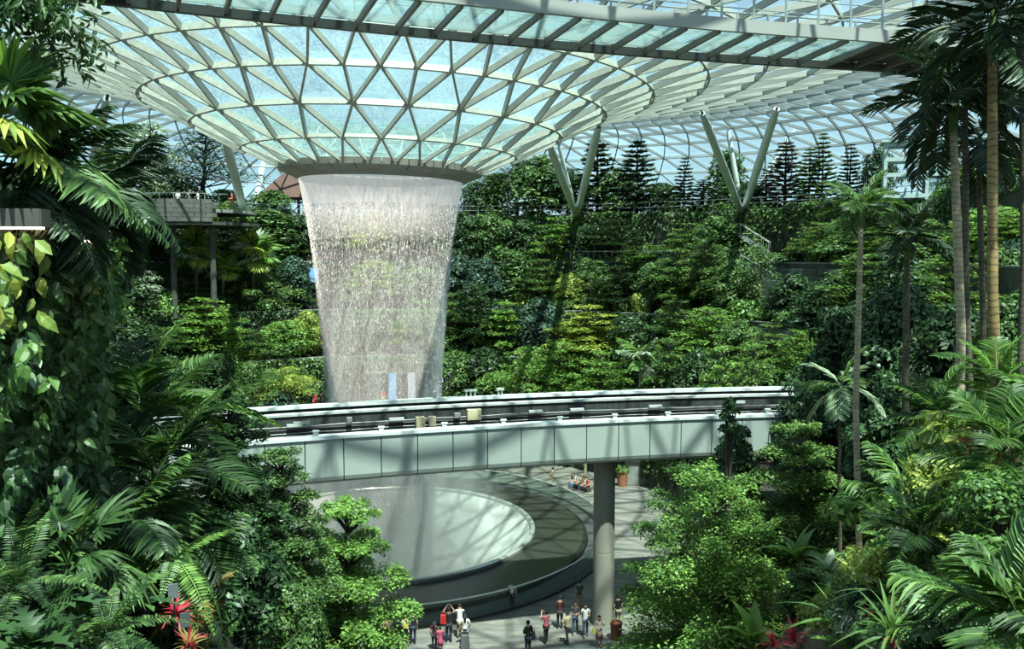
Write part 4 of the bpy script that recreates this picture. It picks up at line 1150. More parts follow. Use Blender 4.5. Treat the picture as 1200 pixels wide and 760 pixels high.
# ================================================================ trees on the terraces
def far_tree(px, k, top, wpx, key, leaf, label, dr=2.2, i=None, name=None, cat='tree'):
    p = terrace_point(px, k, dr)
    if p is None: return
    h = EYE + (300 - top) / 1000 * p.y - p.z
    r = wpx * 1.28 * p.y / 2000
    nm = name or {'layered': 'tiered_tree', 'round': 'bushy_tree', 'loose': 'airy_tree', 'column': 'ivy_tree', 'conifer': 'conifer', 'feather': 'feathery_tree', 'fountain': 'spreading_tree', 'bush': 'shrub'}[key]
    return plant(key, i if i is not None else int(px * 7 + top) % 4, nm, label, cat, p, max(h, 1.5), r, leaf, (px * 1.7 + top) % 6.28)
TREES = [
 # top terrace
 (183, 4, 138, 66, 'loose', 'leaf_pale', 'tall airy pale tree towering over the stone lookout'),
 (244, 4, 152, 92, 'feather', 'leaf_blue', 'feathery dark crowned tree beside the leaning grey pipe'),
 (150, 4, 178, 66, 'round', 'leaf_mid', 'leafy green tree between the palms and the tall airy pale tree'),
 (212, 4, 206, 56, 'round', 'leaf_dark', 'low dark tree under the feathery tree by the lookout'),
 (118, 4, 205, 70, 'round', 'leaf_dark', 'dark bushy tree just behind the overhanging palm fronds'),
 (268, 4, 222, 34, 'column', 'leaf_mid', 'narrow ivy clad tree at the foot of the leaning grey pipe'),
 (320, 4, 222, 50, 'round', 'leaf_mid', 'low green tree in front of the brown pavilion'),
 (557, 4, 212, 34, 'round', 'leaf_dark', 'dark tree tucked against the underside of the waterfall ring'),
 (581, 4, 203, 38, 'column', 'leaf_mid', 'bright ivy clad column tree first beyond the waterfall ring'),
 (606, 4, 182, 54, 'feather', 'leaf_dark', 'open branched dark tree brushing the funnel framing'),
 (634, 4, 182, 74, 'round', 'leaf_mid', 'broad bushy tree beside the slanted pipes near the ring'),
 (664, 4, 196, 50, 'round', 'leaf_dark', 'dark tree wrapped around the foot of the slanted pipes'),
 (699, 4, 155, 52, 'conifer', 'leaf_dark', 'umbrella topped conifer behind the upright slanted pipe'),
 (722, 4, 196, 54, 'round', 'leaf_mid', 'rounded tree between two tall conifers on the top terrace'),
 (745, 4, 157, 50, 'conifer', 'leaf_blue', 'tall blue green conifer at the middle of the top terrace'),
 (775, 4, 214, 54, 'round', 'leaf_dark', 'low rounded tree beside the thin young conifer'),
 (800, 4, 186, 30, 'conifer', 'leaf_blue', 'thin sparse young conifer against the bright glass'),
 (822, 4, 211, 44, 'conifer', 'leaf_blue', 'short conifer just before the ivy column and pipe cluster'),
 (849, 4, 178, 40, 'column', 'leaf_mid', 'tall ivy clad column tree touching the cluster of pipes'),
 (876, 4, 212, 30, 'round', 'leaf_dark', 'small dark round tree seen between the clustered pipes'),
 (895, 4, 200, 36, 'conifer', 'leaf_blue', 'small conifer between the pipe cluster and the rusty conifer'),
 (917, 4, 164, 48, 'conifer', 'leaf_rust', 'tall rusty brown conifer beyond the pipe cluster'),
 (945, 4, 172, 36, 'conifer', 'leaf_mid', 'green conifer standing beside the rusty brown conifer'),
 (960, 4, 157, 34, 'conifer', 'leaf_mid', 'pointed green conifer above the slender palm crown'),
 (992, 4, 170, 34, 'conifer', 'leaf_blue', 'sparse conifer behind the slender palm crown'),
 (1026, 4, 172, 36, 'round', 'leaf_dark', 'dark dense tree beside the pale lift tower'),
 (1122, 4, 184, 60, 'loose', 'leaf_mid', 'pale green tree among the tall palm trunks'),
 (1150, 4, 190, 80, 'round', 'leaf_mid', 'green tree behind the golden palm trunk'),
 (1192, 4, 172, 80, 'loose', 'leaf_light', 'light green tree at the end of the top terrace'),
 # fourth terrace
 (548, 3, 252, 46, 'round', 'leaf_dark', 'dark bushy tree next to the upper edge of the falling water'),
 (578, 3, 250, 52, 'round', 'leaf_mid', 'green bushy tree under the bright ivy column by the ring'),
 (612, 3, 256, 52, 'round', 'leaf_dark', 'dark tree on the fourth terrace below the broad bushy tree'),
 (652, 3, 256, 62, 'layered', 'leaf_light', 'light green tiered tree below the slanted pipes'),
 (688, 3, 262, 44, 'round', 'leaf_dark', 'dark thin trunked tree beside the light tiered tree'),
 (718, 3, 258, 66, 'layered', 'leaf_dark', 'dark tiered tree hanging over the middle terrace wall'),
 (762, 3, 288, 60, 'layered', 'leaf_light', 'flat light green tree below the glass panel railing'),
 (806, 3, 262, 52, 'layered', 'leaf_mid', 'tiered tree at the end of the glass panel railing'),
 (836, 3, 252, 56, 'round', 'leaf_mid', 'bushy tree at the foot of the pipe cluster'),
 (866, 3, 262, 40, 'column', 'leaf_mid', 'ivy clump climbing beside the upper stair flight'),
 (118, 3, 252, 84, 'round', 'leaf_dark', 'big dark tree behind the small hanging lamp'),
 (165, 3, 232, 70, 'round', 'leaf_dark', 'dark glossy tree leaning against the stone lookout'),
 (206, 3, 300, 60, 'layered', 'leaf_mid', 'tiered tree in front of the dark lookout space'),
 (275, 3, 238, 62, 'layered', 'leaf_mid', 'flat tiered tree beside the lookout railing'),
 (318, 3, 246, 56, 'column', 'leaf_mid', 'bushy column tree below the brown pavilion'),
 (352, 3, 252, 46, 'round', 'leaf_dark', 'dark tree touching the falling water under the pavilion'),
 (1000, 3, 270, 80, 'round', 'leaf_mid', 'green tree behind the slender palm trunk'),
 (960, 3, 262, 60, 'layered', 'leaf_mid', 'tiered tree above the stone block wall'),
 (1040, 3, 262, 70, 'layered', 'leaf_light', 'light tiered tree under the pale lift tower'),
 (1120, 3, 262, 90, 'round', 'leaf_mid', 'broad green tree behind the tall palm trunks'),
 (1185, 3, 250, 90, 'layered', 'leaf_light', 'light tiered tree behind the golden palm trunk'),
 (1075, 3, 256, 80, 'round', 'leaf_mid', 'leafy tree between the lift tower and the ringed grey trunk'),
 (1155, 3, 240, 90, 'round', 'leaf_light', 'bright leafy tree just beyond the golden trunk'),
 (1010, 2, 300, 90, 'layered', 'leaf_mid', 'tiered tree behind the slender palm at mid height'),
 (1060, 2, 296, 90, 'round', 'leaf_dark', 'dark tree behind the shorter dark palm'),
 (1110, 2, 300, 100, 'layered', 'leaf_mid', 'tiered tree between the tall palm trunks'),
 (1170, 2, 296, 110, 'round', 'leaf_mid', 'broad green tree low behind the golden trunk'),
 (1005, 1, 350, 90, 'round', 'leaf_dark', 'dark tree low behind the slender palm trunk'),
 (90, 3, 250, 80, 'layered', 'leaf_mid', 'tiered tree behind the box lamps'),
 (80, 2, 320, 90, 'round', 'leaf_dark', 'dark tree hidden behind the sunlit climber'),
 (330, 3, 262, 50, 'layered', 'leaf_mid', 'tiered tree just off the water below the brown pavilion'),
 (284, 2, 330, 56, 'layered', 'leaf_dark', 'dark tiered tree between two fan palms'),
 (186, 3, 262, 60, 'layered', 'leaf_mid', 'tiered tree right in front of the lookout stones'.replace('right ', '')),
 (385, 3, 262, 56, 'round', 'leaf_dark', 'dark tree seen through the falling water near its lamp side edge'),
 (430, 3, 256, 56, 'layered', 'leaf_yellow', 'yellow green tree seen through the middle of the falling water'),
 (480, 3, 258, 60, 'round', 'leaf_dark', 'dark tree seen through the falling water near its far edge'),
 (395, 2, 318, 54, 'layered', 'leaf_mid', 'tiered tree behind the falling water beside the blue banner'),
 (440, 2, 306, 60, 'layered', 'leaf_yellow', 'yellow green tiered tree halfway down behind the falling water'),
 (490, 2, 310, 60, 'round', 'leaf_mid', 'green tree halfway down behind the far edge of the falling water'),
 (492, 1, 352, 56, 'layered', 'leaf_light', 'light tiered tree low behind the far edge of the falling water'),
 (400, 1, 366, 50, 'round', 'leaf_dark', 'dark tree above the shop front roof behind the falling water'),
 # third terrace
 (538, 2, 296, 46, 'round', 'leaf_blue', 'bluish bushy tree halfway down beside the falling water'),
 (566, 2, 300, 50, 'round', 'leaf_blue', 'bluish tree second from the water on the third terrace'),
 (604, 2, 292, 34, 'column', 'leaf_mid', 'slim ivy column halfway up the planted slope'),
 (632, 2, 304, 54, 'layered', 'leaf_mid', 'tiered tree next to the slim ivy column'),
 (668, 2, 318, 44, 'round', 'leaf_yellow', 'yellow green round tree before a bare wall panel'),
 (692, 2, 300, 46, 'loose', 'leaf_mid', 'open tree with pale trunk above the yellow tiered tree'),
 (728, 2, 312, 62, 'layered', 'leaf_dark', 'dark green tiered tree at mid slope'),
 (766, 2, 306, 48, 'round', 'leaf_mid', 'round tree between the dark tiered tree and the tall tiered pair'),
 (792, 2, 292, 66, 'layered', 'leaf_mid', 'taller of the tiered pair at mid slope'),
 (826, 2, 280, 60, 'layered', 'leaf_mid', 'tiered tree nearest the upper stair flight'),
 (858, 2, 300, 46, 'round', 'leaf_mid', 'ivy covered tree between the two stair flights'),
 (891, 2, 284, 44, 'loose', 'leaf_mid', 'slim trunked tree growing between stairs and block wall'),
 (132, 2, 316, 76, 'round', 'leaf_dark', 'dark tree under the small hanging lamp'),
 (164, 2, 312, 62, 'loose', 'leaf_pale', 'dark trunked tree with whitish leaf tips on the far slope'),
 (215, 2, 326, 66, 'layered', 'leaf_mid', 'tiered tree below the first fan palm'),
 (258, 2, 340, 58, 'layered', 'leaf_mid', 'tiered tree below the middle fan palm'),
 (310, 2, 316, 62, 'fountain', 'leaf_mid', 'fine leaved spreading tree under the fan palms'),
 (346, 2, 298, 44, 'round', 'leaf_blue', 'dark bluish tree against the edge of the falling water'),
 (930, 2, 318, 56, 'round', 'leaf_dark', 'dark tree at the foot of the stone block wall'),
 (975, 2, 322, 70, 'round', 'leaf_dark', 'dark tree left of the slender palm trunk above the guideway end'.replace('left of', 'beside')),
 # second terrace
 (528, 1, 344, 46, 'layered', 'leaf_mid', 'tiered tree low down beside the falling water'),
 (556, 1, 334, 62, 'layered', 'leaf_dark', 'dark layered tree second from the water low on the slope'),
 (594, 1, 354, 62, 'layered', 'leaf_light', 'rounded light green tiered tree above the spreading tree'),
 (632, 1, 346, 54, 'round', 'leaf_blue', 'bluish round tree beside the yellow tiered tree'),
 (690, 1, 358, 84, 'layered', 'leaf_yellow', 'broad yellow green tiered tree above the guideway'),
 (738, 1, 366, 54, 'round', 'leaf_dark', 'dark round tree behind the pale frond palm'),
 (766, 1, 378, 48, 'round', 'leaf_dark', 'dark round tree next to the flat bright tree'),
 (792, 1, 352, 64, 'layered', 'leaf_mid', 'tiered green tree behind the flat bright tree'),
 (832, 1, 362, 76, 'layered', 'leaf_light', 'flat bright green tree in front of the lower slope wall'),
 (866, 1, 372, 50, 'round', 'leaf_mid', 'green tree below the lower stair flight'),
 (904, 1, 380, 62, 'layered', 'leaf_mid', 'tiered tree below the wall opening'),
 (938, 1, 388, 56, 'layered', 'leaf_light', 'light tiered tree next to the end of the guideway'),
 (150, 1, 372, 70, 'round', 'leaf_dark', 'dark low tree behind the arching frond palm'),
 (196, 1, 384, 66, 'layered', 'leaf_mid', 'tiered tree behind the arching fronds'),
 (241, 1, 350, 78, 'layered', 'leaf_light', 'bright tiered tree low on the far slope'),
 (287, 1, 386, 62, 'layered', 'leaf_mid', 'tiered tree in front of the fine leaved spreading tree'),
 (333, 1, 374, 54, 'round', 'leaf_light', 'bright broad leaved tree beside the shop front'),
 (358, 1, 362, 36, 'round', 'leaf_yellow', 'yellowish drooping tree against the falling water'),
 # lowest terrace
 (534, 0, 408, 48, 'round', 'leaf_mid', 'green tree at the guideway beside the foot of the falling water'),
 (566, 0, 404, 56, 'round', 'leaf_dark', 'dark green tree behind the guideway sensors'),
 (614, 0, 406, 82, 'fountain', 'leaf_light', 'spreading fountain shaped tree right behind the guideway'.replace('right ', 'just ')),
 (656, 0, 402, 66, 'layered', 'leaf_light', 'bright tiered tree just behind the guideway coping'),
 (704, 0, 412, 62, 'layered', 'leaf_light', 'light tiered tree between the spreading tree and the pale palm'),
 (786, 0, 398, 66, 'layered', 'leaf_mid', 'green tiered tree behind the guideway beyond the pale palm'),
 (818, 0, 404, 54, 'round', 'leaf_dark', 'dark conical shrub tree behind the guideway coping'),
 (850, 0, 406, 58, 'layered', 'leaf_light', 'light green tree low behind the guideway end'),
 (884, 0, 404, 66, 'layered', 'leaf_mid', 'wide tiered tree at the end of the guideway'),
 (924, 0, 410, 66, 'layered', 'leaf_light', 'light tiered tree where the guideway meets the dark trees'),
 (130, 0, 410, 80, 'round', 'leaf_dark', 'dark tree low behind the arching palm fronds'),
 (190, 0, 416, 76, 'round', 'leaf_mid', 'round tree behind the palm at the start of the guideway'),
 (240, 0, 412, 66, 'round', 'leaf_dark', 'dark round tree just above the start of the guideway'),
 (290, 0, 424, 66, 'fountain', 'leaf_mid', 'spreading tree just above the guideway start'),
 (330, 0, 430, 64, 'fountain', 'leaf_yellow', 'yellow green spreading shrub tree beside the shop front'),
]
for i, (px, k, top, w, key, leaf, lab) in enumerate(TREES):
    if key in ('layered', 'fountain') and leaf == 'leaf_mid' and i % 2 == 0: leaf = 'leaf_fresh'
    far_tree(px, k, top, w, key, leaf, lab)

# fan palms among the far trees
for px, k, top, w, lab in ((230, 2, 276, 62, 'fan palm with broad pale leaves below the lookout'), (297, 2, 280, 62, 'fan palm with drooping pale leaves beside the bushy column tree'), (262, 2, 300, 44, 'smaller fan palm standing between two larger fan palms')):
    p = terrace_point(px, k, 1.2); topz = EYE + (300 - top) / 1000 * p.y
    s = w * p.y / 1000 / 2 * 1.15
    palm('fan_palm', lab, p, (p.x, p.y, topz - s * 0.6), 0.16, 0, s, 'fan', 20, px, 'palm_trunk_dark', ['leaf_light', 'leaf_light', 'leaf_yellow', 'leaf_pale'], (85, -30), False)
p = terrace_point(752, 0, 1.2)
palm('feather_palm', 'small palm with pale drooping fronds just behind the guideway', p, (p.x, p.y, EYE - 0.135 * p.y), 0.13, 0, 2.6, 'kentia', 11, 4, 'palm_trunk', ['leaf_pale', 'leaf_light'], (75, -10))

# understory shrubs along the edges of the terraces
ORD = ['first', 'second', 'third', 'fourth', 'fifth', 'sixth', 'seventh', 'eighth', 'ninth', 'tenth', 'eleventh', 'twelfth', 'thirteenth', 'fourteenth', 'fifteenth', 'sixteenth', 'seventeenth', 'eighteenth', 'nineteenth', 'twentieth',
       'twenty-first', 'twenty-second', 'twenty-third', 'twenty-fourth', 'twenty-fifth', 'twenty-sixth', 'twenty-seventh', 'twenty-eighth', 'twenty-ninth', 'thirtieth']
g = random.Random(77)
for k in range(5):
    for side in (0, 1):
        xs = list(range(505, 90, -24)) if side == 0 else list(range(520, 1200, 24))
        xs = [x for x in xs if not (350 < x < 515 and k < 4)]
        n = 0
        for x in xs:
            px = x + g.uniform(-9, 9); p = terrace_point(px, k, g.uniform(0.5, 1.6))
            if p is None or (k == 4 and 855 < px < 880): continue
            leaf = g.choice(['leaf_mid', 'leaf_mid', 'leaf_light', 'leaf_dark', 'leaf_blue', 'leaf_yellow' if k < 3 else 'leaf_mid'])
            cl = {'leaf_mid': 'green', 'leaf_light': 'light green', 'leaf_dark': 'dark green', 'leaf_blue': 'blue green', 'leaf_yellow': 'yellow green'}[leaf]
            h = g.uniform(1.4, 3.6) if k < 4 else g.uniform(0.8, 1.8)
            lab = '%s shrub, %s along the %s terrace, waterfall towards %s' % (cl, ORD[n], TNAMES[k], 'lamps' if side == 0 else 'palms'); n += 1
            plant('bush', g.randrange(4), 'shrub', lab, 'shrub', p, h, g.uniform(1.2, 2.1), leaf, g.random() * 6.28, 'understory shrubs on the %s terrace' % TNAMES[k])

# creepers that hang over the terrace walls
def creeper(k, a0, a1, n, leaf, label, seed):
    rg_ = np.random.default_rng(seed); R, _, z = TERR[k]; zb = TERR[k - 1][2] if k else 0.2
    a = rg_.uniform(a0, a1, n * 4); f = rg_.random(n * 4) ** 1.3
    keep = (0.5 + 0.5 * np.sin(a * 23 + k) * np.sin(a * 61 + 2 * k) + 0.25 * rg_.normal(0, 1, n * 4)) > f * 0.9 - 0.05
    a = a[keep][:n]; f = f[keep][:n]; m_ = len(a)
    zz_ = z + 0.35 - f * (z - zb); rr_ = R - 0.08 - 0.35 * rg_.random(m_)
    P = np.stack([rr_ * np.cos(a), rr_ * np.sin(a), zz_ - z], 1)
    out = np.stack([-np.cos(a), -np.sin(a), 0.35 + 0 * a], 1)
    D = np.array([0, 0, -1.0]) + rg_.normal(0, 0.5, (m_, 3)) + out * 0.3
    t_ = thing('creeper', label, 'climber', (AX.x, AX.y, z))
    b = PB(seed); b.add(*leafset(P, D, out + rg_.normal(0, 0.35, (m_, 3)), 0.34 * rg_.uniform(0.6, 1.2, m_), 0.24, 'quad'))
    o = link('foliage', b.foliage('creeper_foliage', leaf), t_); o['kind'] = 'stuff'
    m = MB()
    for i in range(24):
        aa_ = a0 + (a1 - a0) * (i + rg_.random()) / 24; q = lambda zz: (( R - 0.06) * math.cos(aa_), (R - 0.06) * math.sin(aa_), zz)
        m.tube([q(0.3), q((zb - z) * 0.45), q((zb - z) * 0.9)], 0.03, 4)
    link('vine_stem', m.mesh('vine_stem', MAT['bark_dark']), t_)
for k in range(5):
    hi = rad(88) if k else rad(78)
    creeper(k, rad(-10) if k < 3 else rad(8), rad(19) if k in (1, 2, 3) else rad(30), 2200, ['leaf_mid', 'leaf_dark'][k % 2], 'green creeper over the %s terrace wall under the tall palms' % TNAMES[k], 900 + k)
    creeper(k, rad(38) if k in (1, 2, 3) else rad(30), hi, 5200, ['leaf_mid', 'leaf_dark', 'leaf_dark', 'leaf_dark', 'leaf_mid'][k], 'creeper over the %s terrace wall between waterfall and stone block wall' % TNAMES[k], 920 + k)
    creeper(k, rad(88) if k else rad(104), rad(104) if k else rad(106), 1600 if k else 100, 'leaf_mid', 'creeper over the %s terrace wall straight behind the falling water' % TNAMES[k], 960 + k)
    creeper(k, rad(104), rad(190), 5200, ['leaf_dark', 'leaf_mid', 'leaf_dark', 'leaf_dark', 'leaf_dark'][k], 'creeper over the %s terrace wall on the lamp side of the waterfall' % TNAMES[k], 940 + k)
# ================================================================ planted banks either side of the viewer
def interp(tab, y): return [float(np.interp(y, [r[0] for r in tab], [r[j] for r in tab])) for j in range(1, len(tab[0]))]
LB = [(-6, 2.6, 17.0, 21.0), (3, 2.8, 16.6, 20.5), (6, 3.4, 15.8, 20.3), (9, 3.9, 14.4, 20.0), (12, 4.4, 12.8, 19.0), (16, 5.0, 11.0, 17.2), (20, 5.6, 9.0, 15.0), (24, 6.0, 7.0, 12.5), (28, 6.2, 4.5, 10.5), (34, 7.5, 1.2, 7.0), (40, 10, 0.2, 3.5), (46, 13, -0.4, 0.5)]
RB = [(-6, 2.6, 16.5, 19.5), (3, 2.8, 16.0, 19.0), (6, 3.2, 15.3, 18.6), (10, 5.0, 14.4, 18.0), (15, 6.6, 12.4, 17.4), (20, 7.9, 10.4, 16.6), (24, 8.4, 8.4, 15.5), (30, 8.6, 4.6, 13.0), (36, 9.4, 1.4, 11.0), (42, 11.0, 0.3, 8.0), (48, 13, -0.3, 5.0), (56, 16, -0.4, 3.0)]
def hl(x, y):
    xc, zc, zm = interp(LB, y); s = -x - xc
    z = zc + 1.55 * s if s > 0 else zc + 3.2 * s
    z += 0.25 * math.sin(x * 2.1 + y * 0.9) + 0.2 * math.sin(y * 2.3 - x)
    return max(-0.4, min(z, zm + 0.15 * math.sin(x + y)))
def hr(x, y):
    xc, zc, zm = interp(RB, y); s = x - xc
    z = zc + 0.95 * s if s > 0 else zc + 3.0 * s
    z += 0.25 * math.sin(x * 1.9 + y * 1.1) + 0.2 * math.sin(y * 2.0 - x)
    return max(-0.4, min(z, zm + 0.15 * math.sin(x + y)))
def bank(name, label, hf, xs, ys):
    V = [(x, y, hf(x, y)) for y in ys for x in xs]; n = len(xs); F = []
    for j in range(len(ys) - 1):
        for i in range(n - 1): F.append((j * n + i, j * n + i + 1, (j + 1) * n + i + 1, (j + 1) * n + i))
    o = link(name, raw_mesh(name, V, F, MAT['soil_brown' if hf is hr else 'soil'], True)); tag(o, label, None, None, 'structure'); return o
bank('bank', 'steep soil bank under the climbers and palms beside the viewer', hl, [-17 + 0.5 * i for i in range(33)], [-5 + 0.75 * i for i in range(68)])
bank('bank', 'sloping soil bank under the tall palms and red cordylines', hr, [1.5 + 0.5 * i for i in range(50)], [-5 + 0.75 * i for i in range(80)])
dk = MB(); dk.box((0, -4, 17.2), (40, 7.0, 0.5)); tag(dk.build('floor', MAT['concrete']), 'concrete viewing deck that the viewer stands on', None, None, 'structure')
bw = MB(); bw.box((0, -8.0, 9.5), (90, 0.8, 24.0)); tag(bw.build('wall_rear_light_block', MAT['concrete_dark']), 'dark concrete building wall added unseen behind the viewer to block low sky light', None, None, 'structure')  # added out of view to keep low sky light out of the hall

def on_bank(px, py, hf, y0=4.0, y1=50.0):
    """First point of a bank on a sight line."""
    y = y0
    while y < y1:
        p = look(px, py, y)
        if p.z <= hf(p.x, p.y): return p
        y += 0.1
    return None
def ground(x, y): return max(0.0, hl(x, y) if x < 0 else hr(x, y))
def solo(name, label, b, leaf, wood, loc, cat='tree', rotz=0.0):
    t_ = thing(name, label, cat, loc, rotz)
    o = link('foliage', b.foliage(name + '_foliage', leaf), t_); o['kind'] = 'stuff'
    link('trunk', b.wood.mesh(name + '_wood', MAT[wood]), t_)
    return t_
def tree_at(name, label, px, y, top, wpx, leaf, wood, build, base=None, cat='tree'):
    x = (px - CX) / FPX * y
    z = ground(x, y) if base is None else base
    h = EYE + (300 - top) / 1000 * y - z; r = wpx * y / 2000
    return solo(name, label, build(h, r), leaf, wood, (x, y, z - 0.1), cat)

# ---- trees in the near middle
tree_at('tiered_tree', 'large bright green layered tree beside the guideway pier', 846, 32, 572, 262, 'leaf_light', 'bark_grey', lambda h, r: layered(301, h, r, 6, 48000, 0.17, 0.10, start=0.20, flat=2.0), 0.0)
tree_at('tiered_tree', 'yellow green layered tree behind the large bright tree beside the pier', 805, 38, 548, 140, 'leaf_light', 'bark_grey', lambda h, r: layered(302, h, r, 5, 20000, 0.17, 0.10, start=0.35, flat=1.5), 0.0)
tree_at('tiered_tree', 'mid green layered tree between the dark tree and the slender palm', 942, 34.5, 498, 150, 'leaf_fresh', 'bark_grey', lambda h, r: layered(303, h, r, 6, 26000, 0.17, 0.10, start=0.25, flat=1.6))
tree_at('bushy_tree', 'very dark glossy tree standing against the guideway cladding', 868, 36.5, 484, 74, 'leaf_glossy', 'bark_dark', lambda h, r: roundtree(304, h, r, 30, 9000, 0.24, 0.13, base=0.42), 0.4)
tree_at('sapling', 'thin dark sapling poking up before the dark guideway trackbed', 858, 35.5, 460, 30, 'leaf_glossy', 'bark_dark', lambda h, r: roundtree(305, h, r, 8, 700, 0.2, 0.10, base=0.86), 0.3)
tree_at('tiered_tree', 'bright small leaved tree in front of the pool beside the dark bushy tree', 404, 28, 596, 172, 'leaf_light', 'bark_dark', lambda h, r: layered(306, h, r, 6, 36000, 0.14, 0.085, start=0.30, flat=1.5))
tree_at('bushy_tree', 'dark small leaved tree over the start of the guideway cladding', 322, 25, 528, 130, 'leaf_mid', 'bark_dark', lambda h, r: layered(307, h, r, 7, 32000, 0.12, 0.07, start=0.25, flat=1.6))
tree_at('bushy_tree', 'tall dark tree at the near end of the guideway cladding', 262, 22, 470, 130, 'leaf_dark', 'bark_dark', lambda h, r: layered(308, h, r, 8, 28000, 0.13, 0.075, start=0.25, flat=1.5))
tree_at('bushy_tree', 'glossy dark leafy tree beneath the small leaved trees', 268, 18, 600, 130, 'leaf_glossy', 'bark_dark', lambda h, r: roundtree(309, h, r, 26, 9000, 0.16, 0.07, base=0.15))
tree_at('bushy_tree', 'dark green round shrub tree at the foot of the bright pool tree', 330, 21, 690, 120, 'leaf_mid', 'bark_dark', lambda h, r: roundtree(310, h, r, 20, 9000, 0.12, 0.06, base=0.1))
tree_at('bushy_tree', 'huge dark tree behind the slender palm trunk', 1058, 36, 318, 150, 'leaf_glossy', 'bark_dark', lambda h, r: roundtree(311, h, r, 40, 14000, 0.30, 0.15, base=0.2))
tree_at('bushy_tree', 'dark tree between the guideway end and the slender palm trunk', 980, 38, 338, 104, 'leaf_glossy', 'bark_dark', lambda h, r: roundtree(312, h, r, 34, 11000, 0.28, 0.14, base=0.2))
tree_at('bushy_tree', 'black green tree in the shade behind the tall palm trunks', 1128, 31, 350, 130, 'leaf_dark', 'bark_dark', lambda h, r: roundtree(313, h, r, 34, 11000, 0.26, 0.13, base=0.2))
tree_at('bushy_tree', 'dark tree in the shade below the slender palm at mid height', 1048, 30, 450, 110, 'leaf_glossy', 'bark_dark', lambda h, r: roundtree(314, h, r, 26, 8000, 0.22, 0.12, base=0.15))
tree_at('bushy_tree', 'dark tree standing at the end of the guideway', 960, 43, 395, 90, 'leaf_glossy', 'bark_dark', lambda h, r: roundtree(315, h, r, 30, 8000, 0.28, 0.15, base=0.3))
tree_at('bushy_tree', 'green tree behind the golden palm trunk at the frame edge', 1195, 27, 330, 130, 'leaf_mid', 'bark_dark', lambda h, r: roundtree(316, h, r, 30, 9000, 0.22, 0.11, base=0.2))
tree_at('tiered_tree', 'low layered tree below the mid green layered tree', 958, 27, 672, 84, 'leaf_mid', 'bark_dark', lambda h, r: layered(317, h, r, 5, 8000, 0.15, 0.08, start=0.2, flat=1.5))

# ---- the tall palms
def tall_palm(label, pxb, pyb, pxt, pyt, y, tr, flen, key, n, seed, bark, leaf, elev=(70, -35), pod=True):
    b = look(pxb, pyb, y); b.z = min(b.z, max(ground(b.x, b.y), b.z - 3)); t = look(pxt, pyt, y)
    return palm('palm', label, b, t, tr, n, flen, key, n, seed, bark, leaf, elev, pod)
tall_palm('very slender tall palm with a thin pale straight trunk beside the mid green layered tree', 1008, 685, 1009, 262, 25, 0.088, 1.35, 'broad', 13, 1, 'palm_trunk', 'leaf_mid', (60, -25))
tall_palm('palm with ringed grey trunk and dark ragged crown, first beyond the slender palm', 1126, 480, 1117, 150, 19, 0.10, 1.75, 'broad', 15, 2, 'palm_trunk', 'leaf_palm', (65, -40))
tall_palm('tallest palm with golden brown ringed trunk and black ragged crown', 1181, 428, 1163, 62, 17, 0.105, 1.95, 'broad', 16, 3, 'palm_trunk_gold', 'leaf_palm', (70, -40))
tall_palm('dark thin trunked palm between the ringed grey and the golden trunks', 1147, 420, 1131, 122, 21, 0.085, 1.8, 'broad', 14, 4, 'palm_trunk_dark', 'leaf_palm', (60, -45))
tall_palm('dark palm with shorter trunk behind the golden trunk', 1160, 420, 1147, 190, 22, 0.08, 1.7, 'broad', 12, 5, 'palm_trunk_dark', 'leaf_palm', (55, -50))
tall_palm('palm at the frame edge with bare dark trunk behind the golden one', 1199, 400, 1197, 40, 20, 0.075, 1.8, 'broad', 12, 6, 'palm_trunk_dark', 'leaf_palm', (65, -40))
tall_palm('shorter dark palm with spreading crown just behind the slender palm', 1066, 520, 1063, 300, 29, 0.12, 1.75, 'broad', 14, 7, 'palm_trunk_dark', 'leaf_palm', (70, -20))
tall_palm('low palm with pale fingered fronds beside the dark tree at the guideway end', 988, 530, 985, 470, 28, 0.055, 1.5, 'broad', 10, 8, 'palm_trunk_dark', ['leaf_mid', 'leaf_pale'], (60, -45))

# ---- the bank of tall palms: clumps
def clump(name, label, px, py, y, key, n, size, seed, elev=(80, 0), leaf=None, part='frond', cat='plant', lift=0.0, sink=True):
    p = look(px, py, y)
    return rosette(name, label, cat, p, FR[key], n, size, seed, elev, leaf, part, None, lift)
clump('feather_palm', 'feather leaved palm with bluish arching fronds beside the slender trunk', 1056, 585, 17.5, 'kentia', 12, 1.15, 21, (75, 5), ['leaf_mid', 'leaf_fern'], lift=0.5, cat='palm')
clump('feather_palm', 'drooping palm with yellow stem in the middle of the sunny bank', 1080, 650, 13.5, 'areca', 16, 0.95, 22, (80, -40), ['leaf_mid', 'leaf_dark', 'leaf_fern'], lift=0.4, cat='palm')
clump('feather_palm', 'big broad fronded palm filling the bottom corner of the sunny bank', 1196, 735, 8.5, 'kentia', 14, 1.2, 23, (85, 10), ['leaf_fern', 'leaf_mid', 'leaf_light'], cat='palm')
clump('feather_palm', 'low palm with striped pale fronds at the bottom of the sunny bank', 1128, 742, 9.5, 'kentia', 11, 0.95, 24, (65, -5), ['leaf_light', 'leaf_mid', 'leaf_pale'], cat='palm')
clump('feather_palm', 'feathery green palm under the red cordyline', 1180, 560, 13, 'areca', 16, 1.25, 25, (75, -35), ['leaf_fern', 'leaf_mid'], lift=0.6, cat='palm')
clump('feather_palm', 'feathery palm above the red cordyline under the golden trunk', 1168, 470, 15, 'areca', 14, 1.2, 26, (75, -20), ['leaf_fern', 'leaf_light'], lift=0.4, cat='palm')
clump('feather_palm', 'green palm tuft at the foot of the ringed grey trunk', 1100, 490, 18, 'areca', 14, 1.2, 27, (75, -25), ['leaf_fern', 'leaf_mid'], cat='palm')
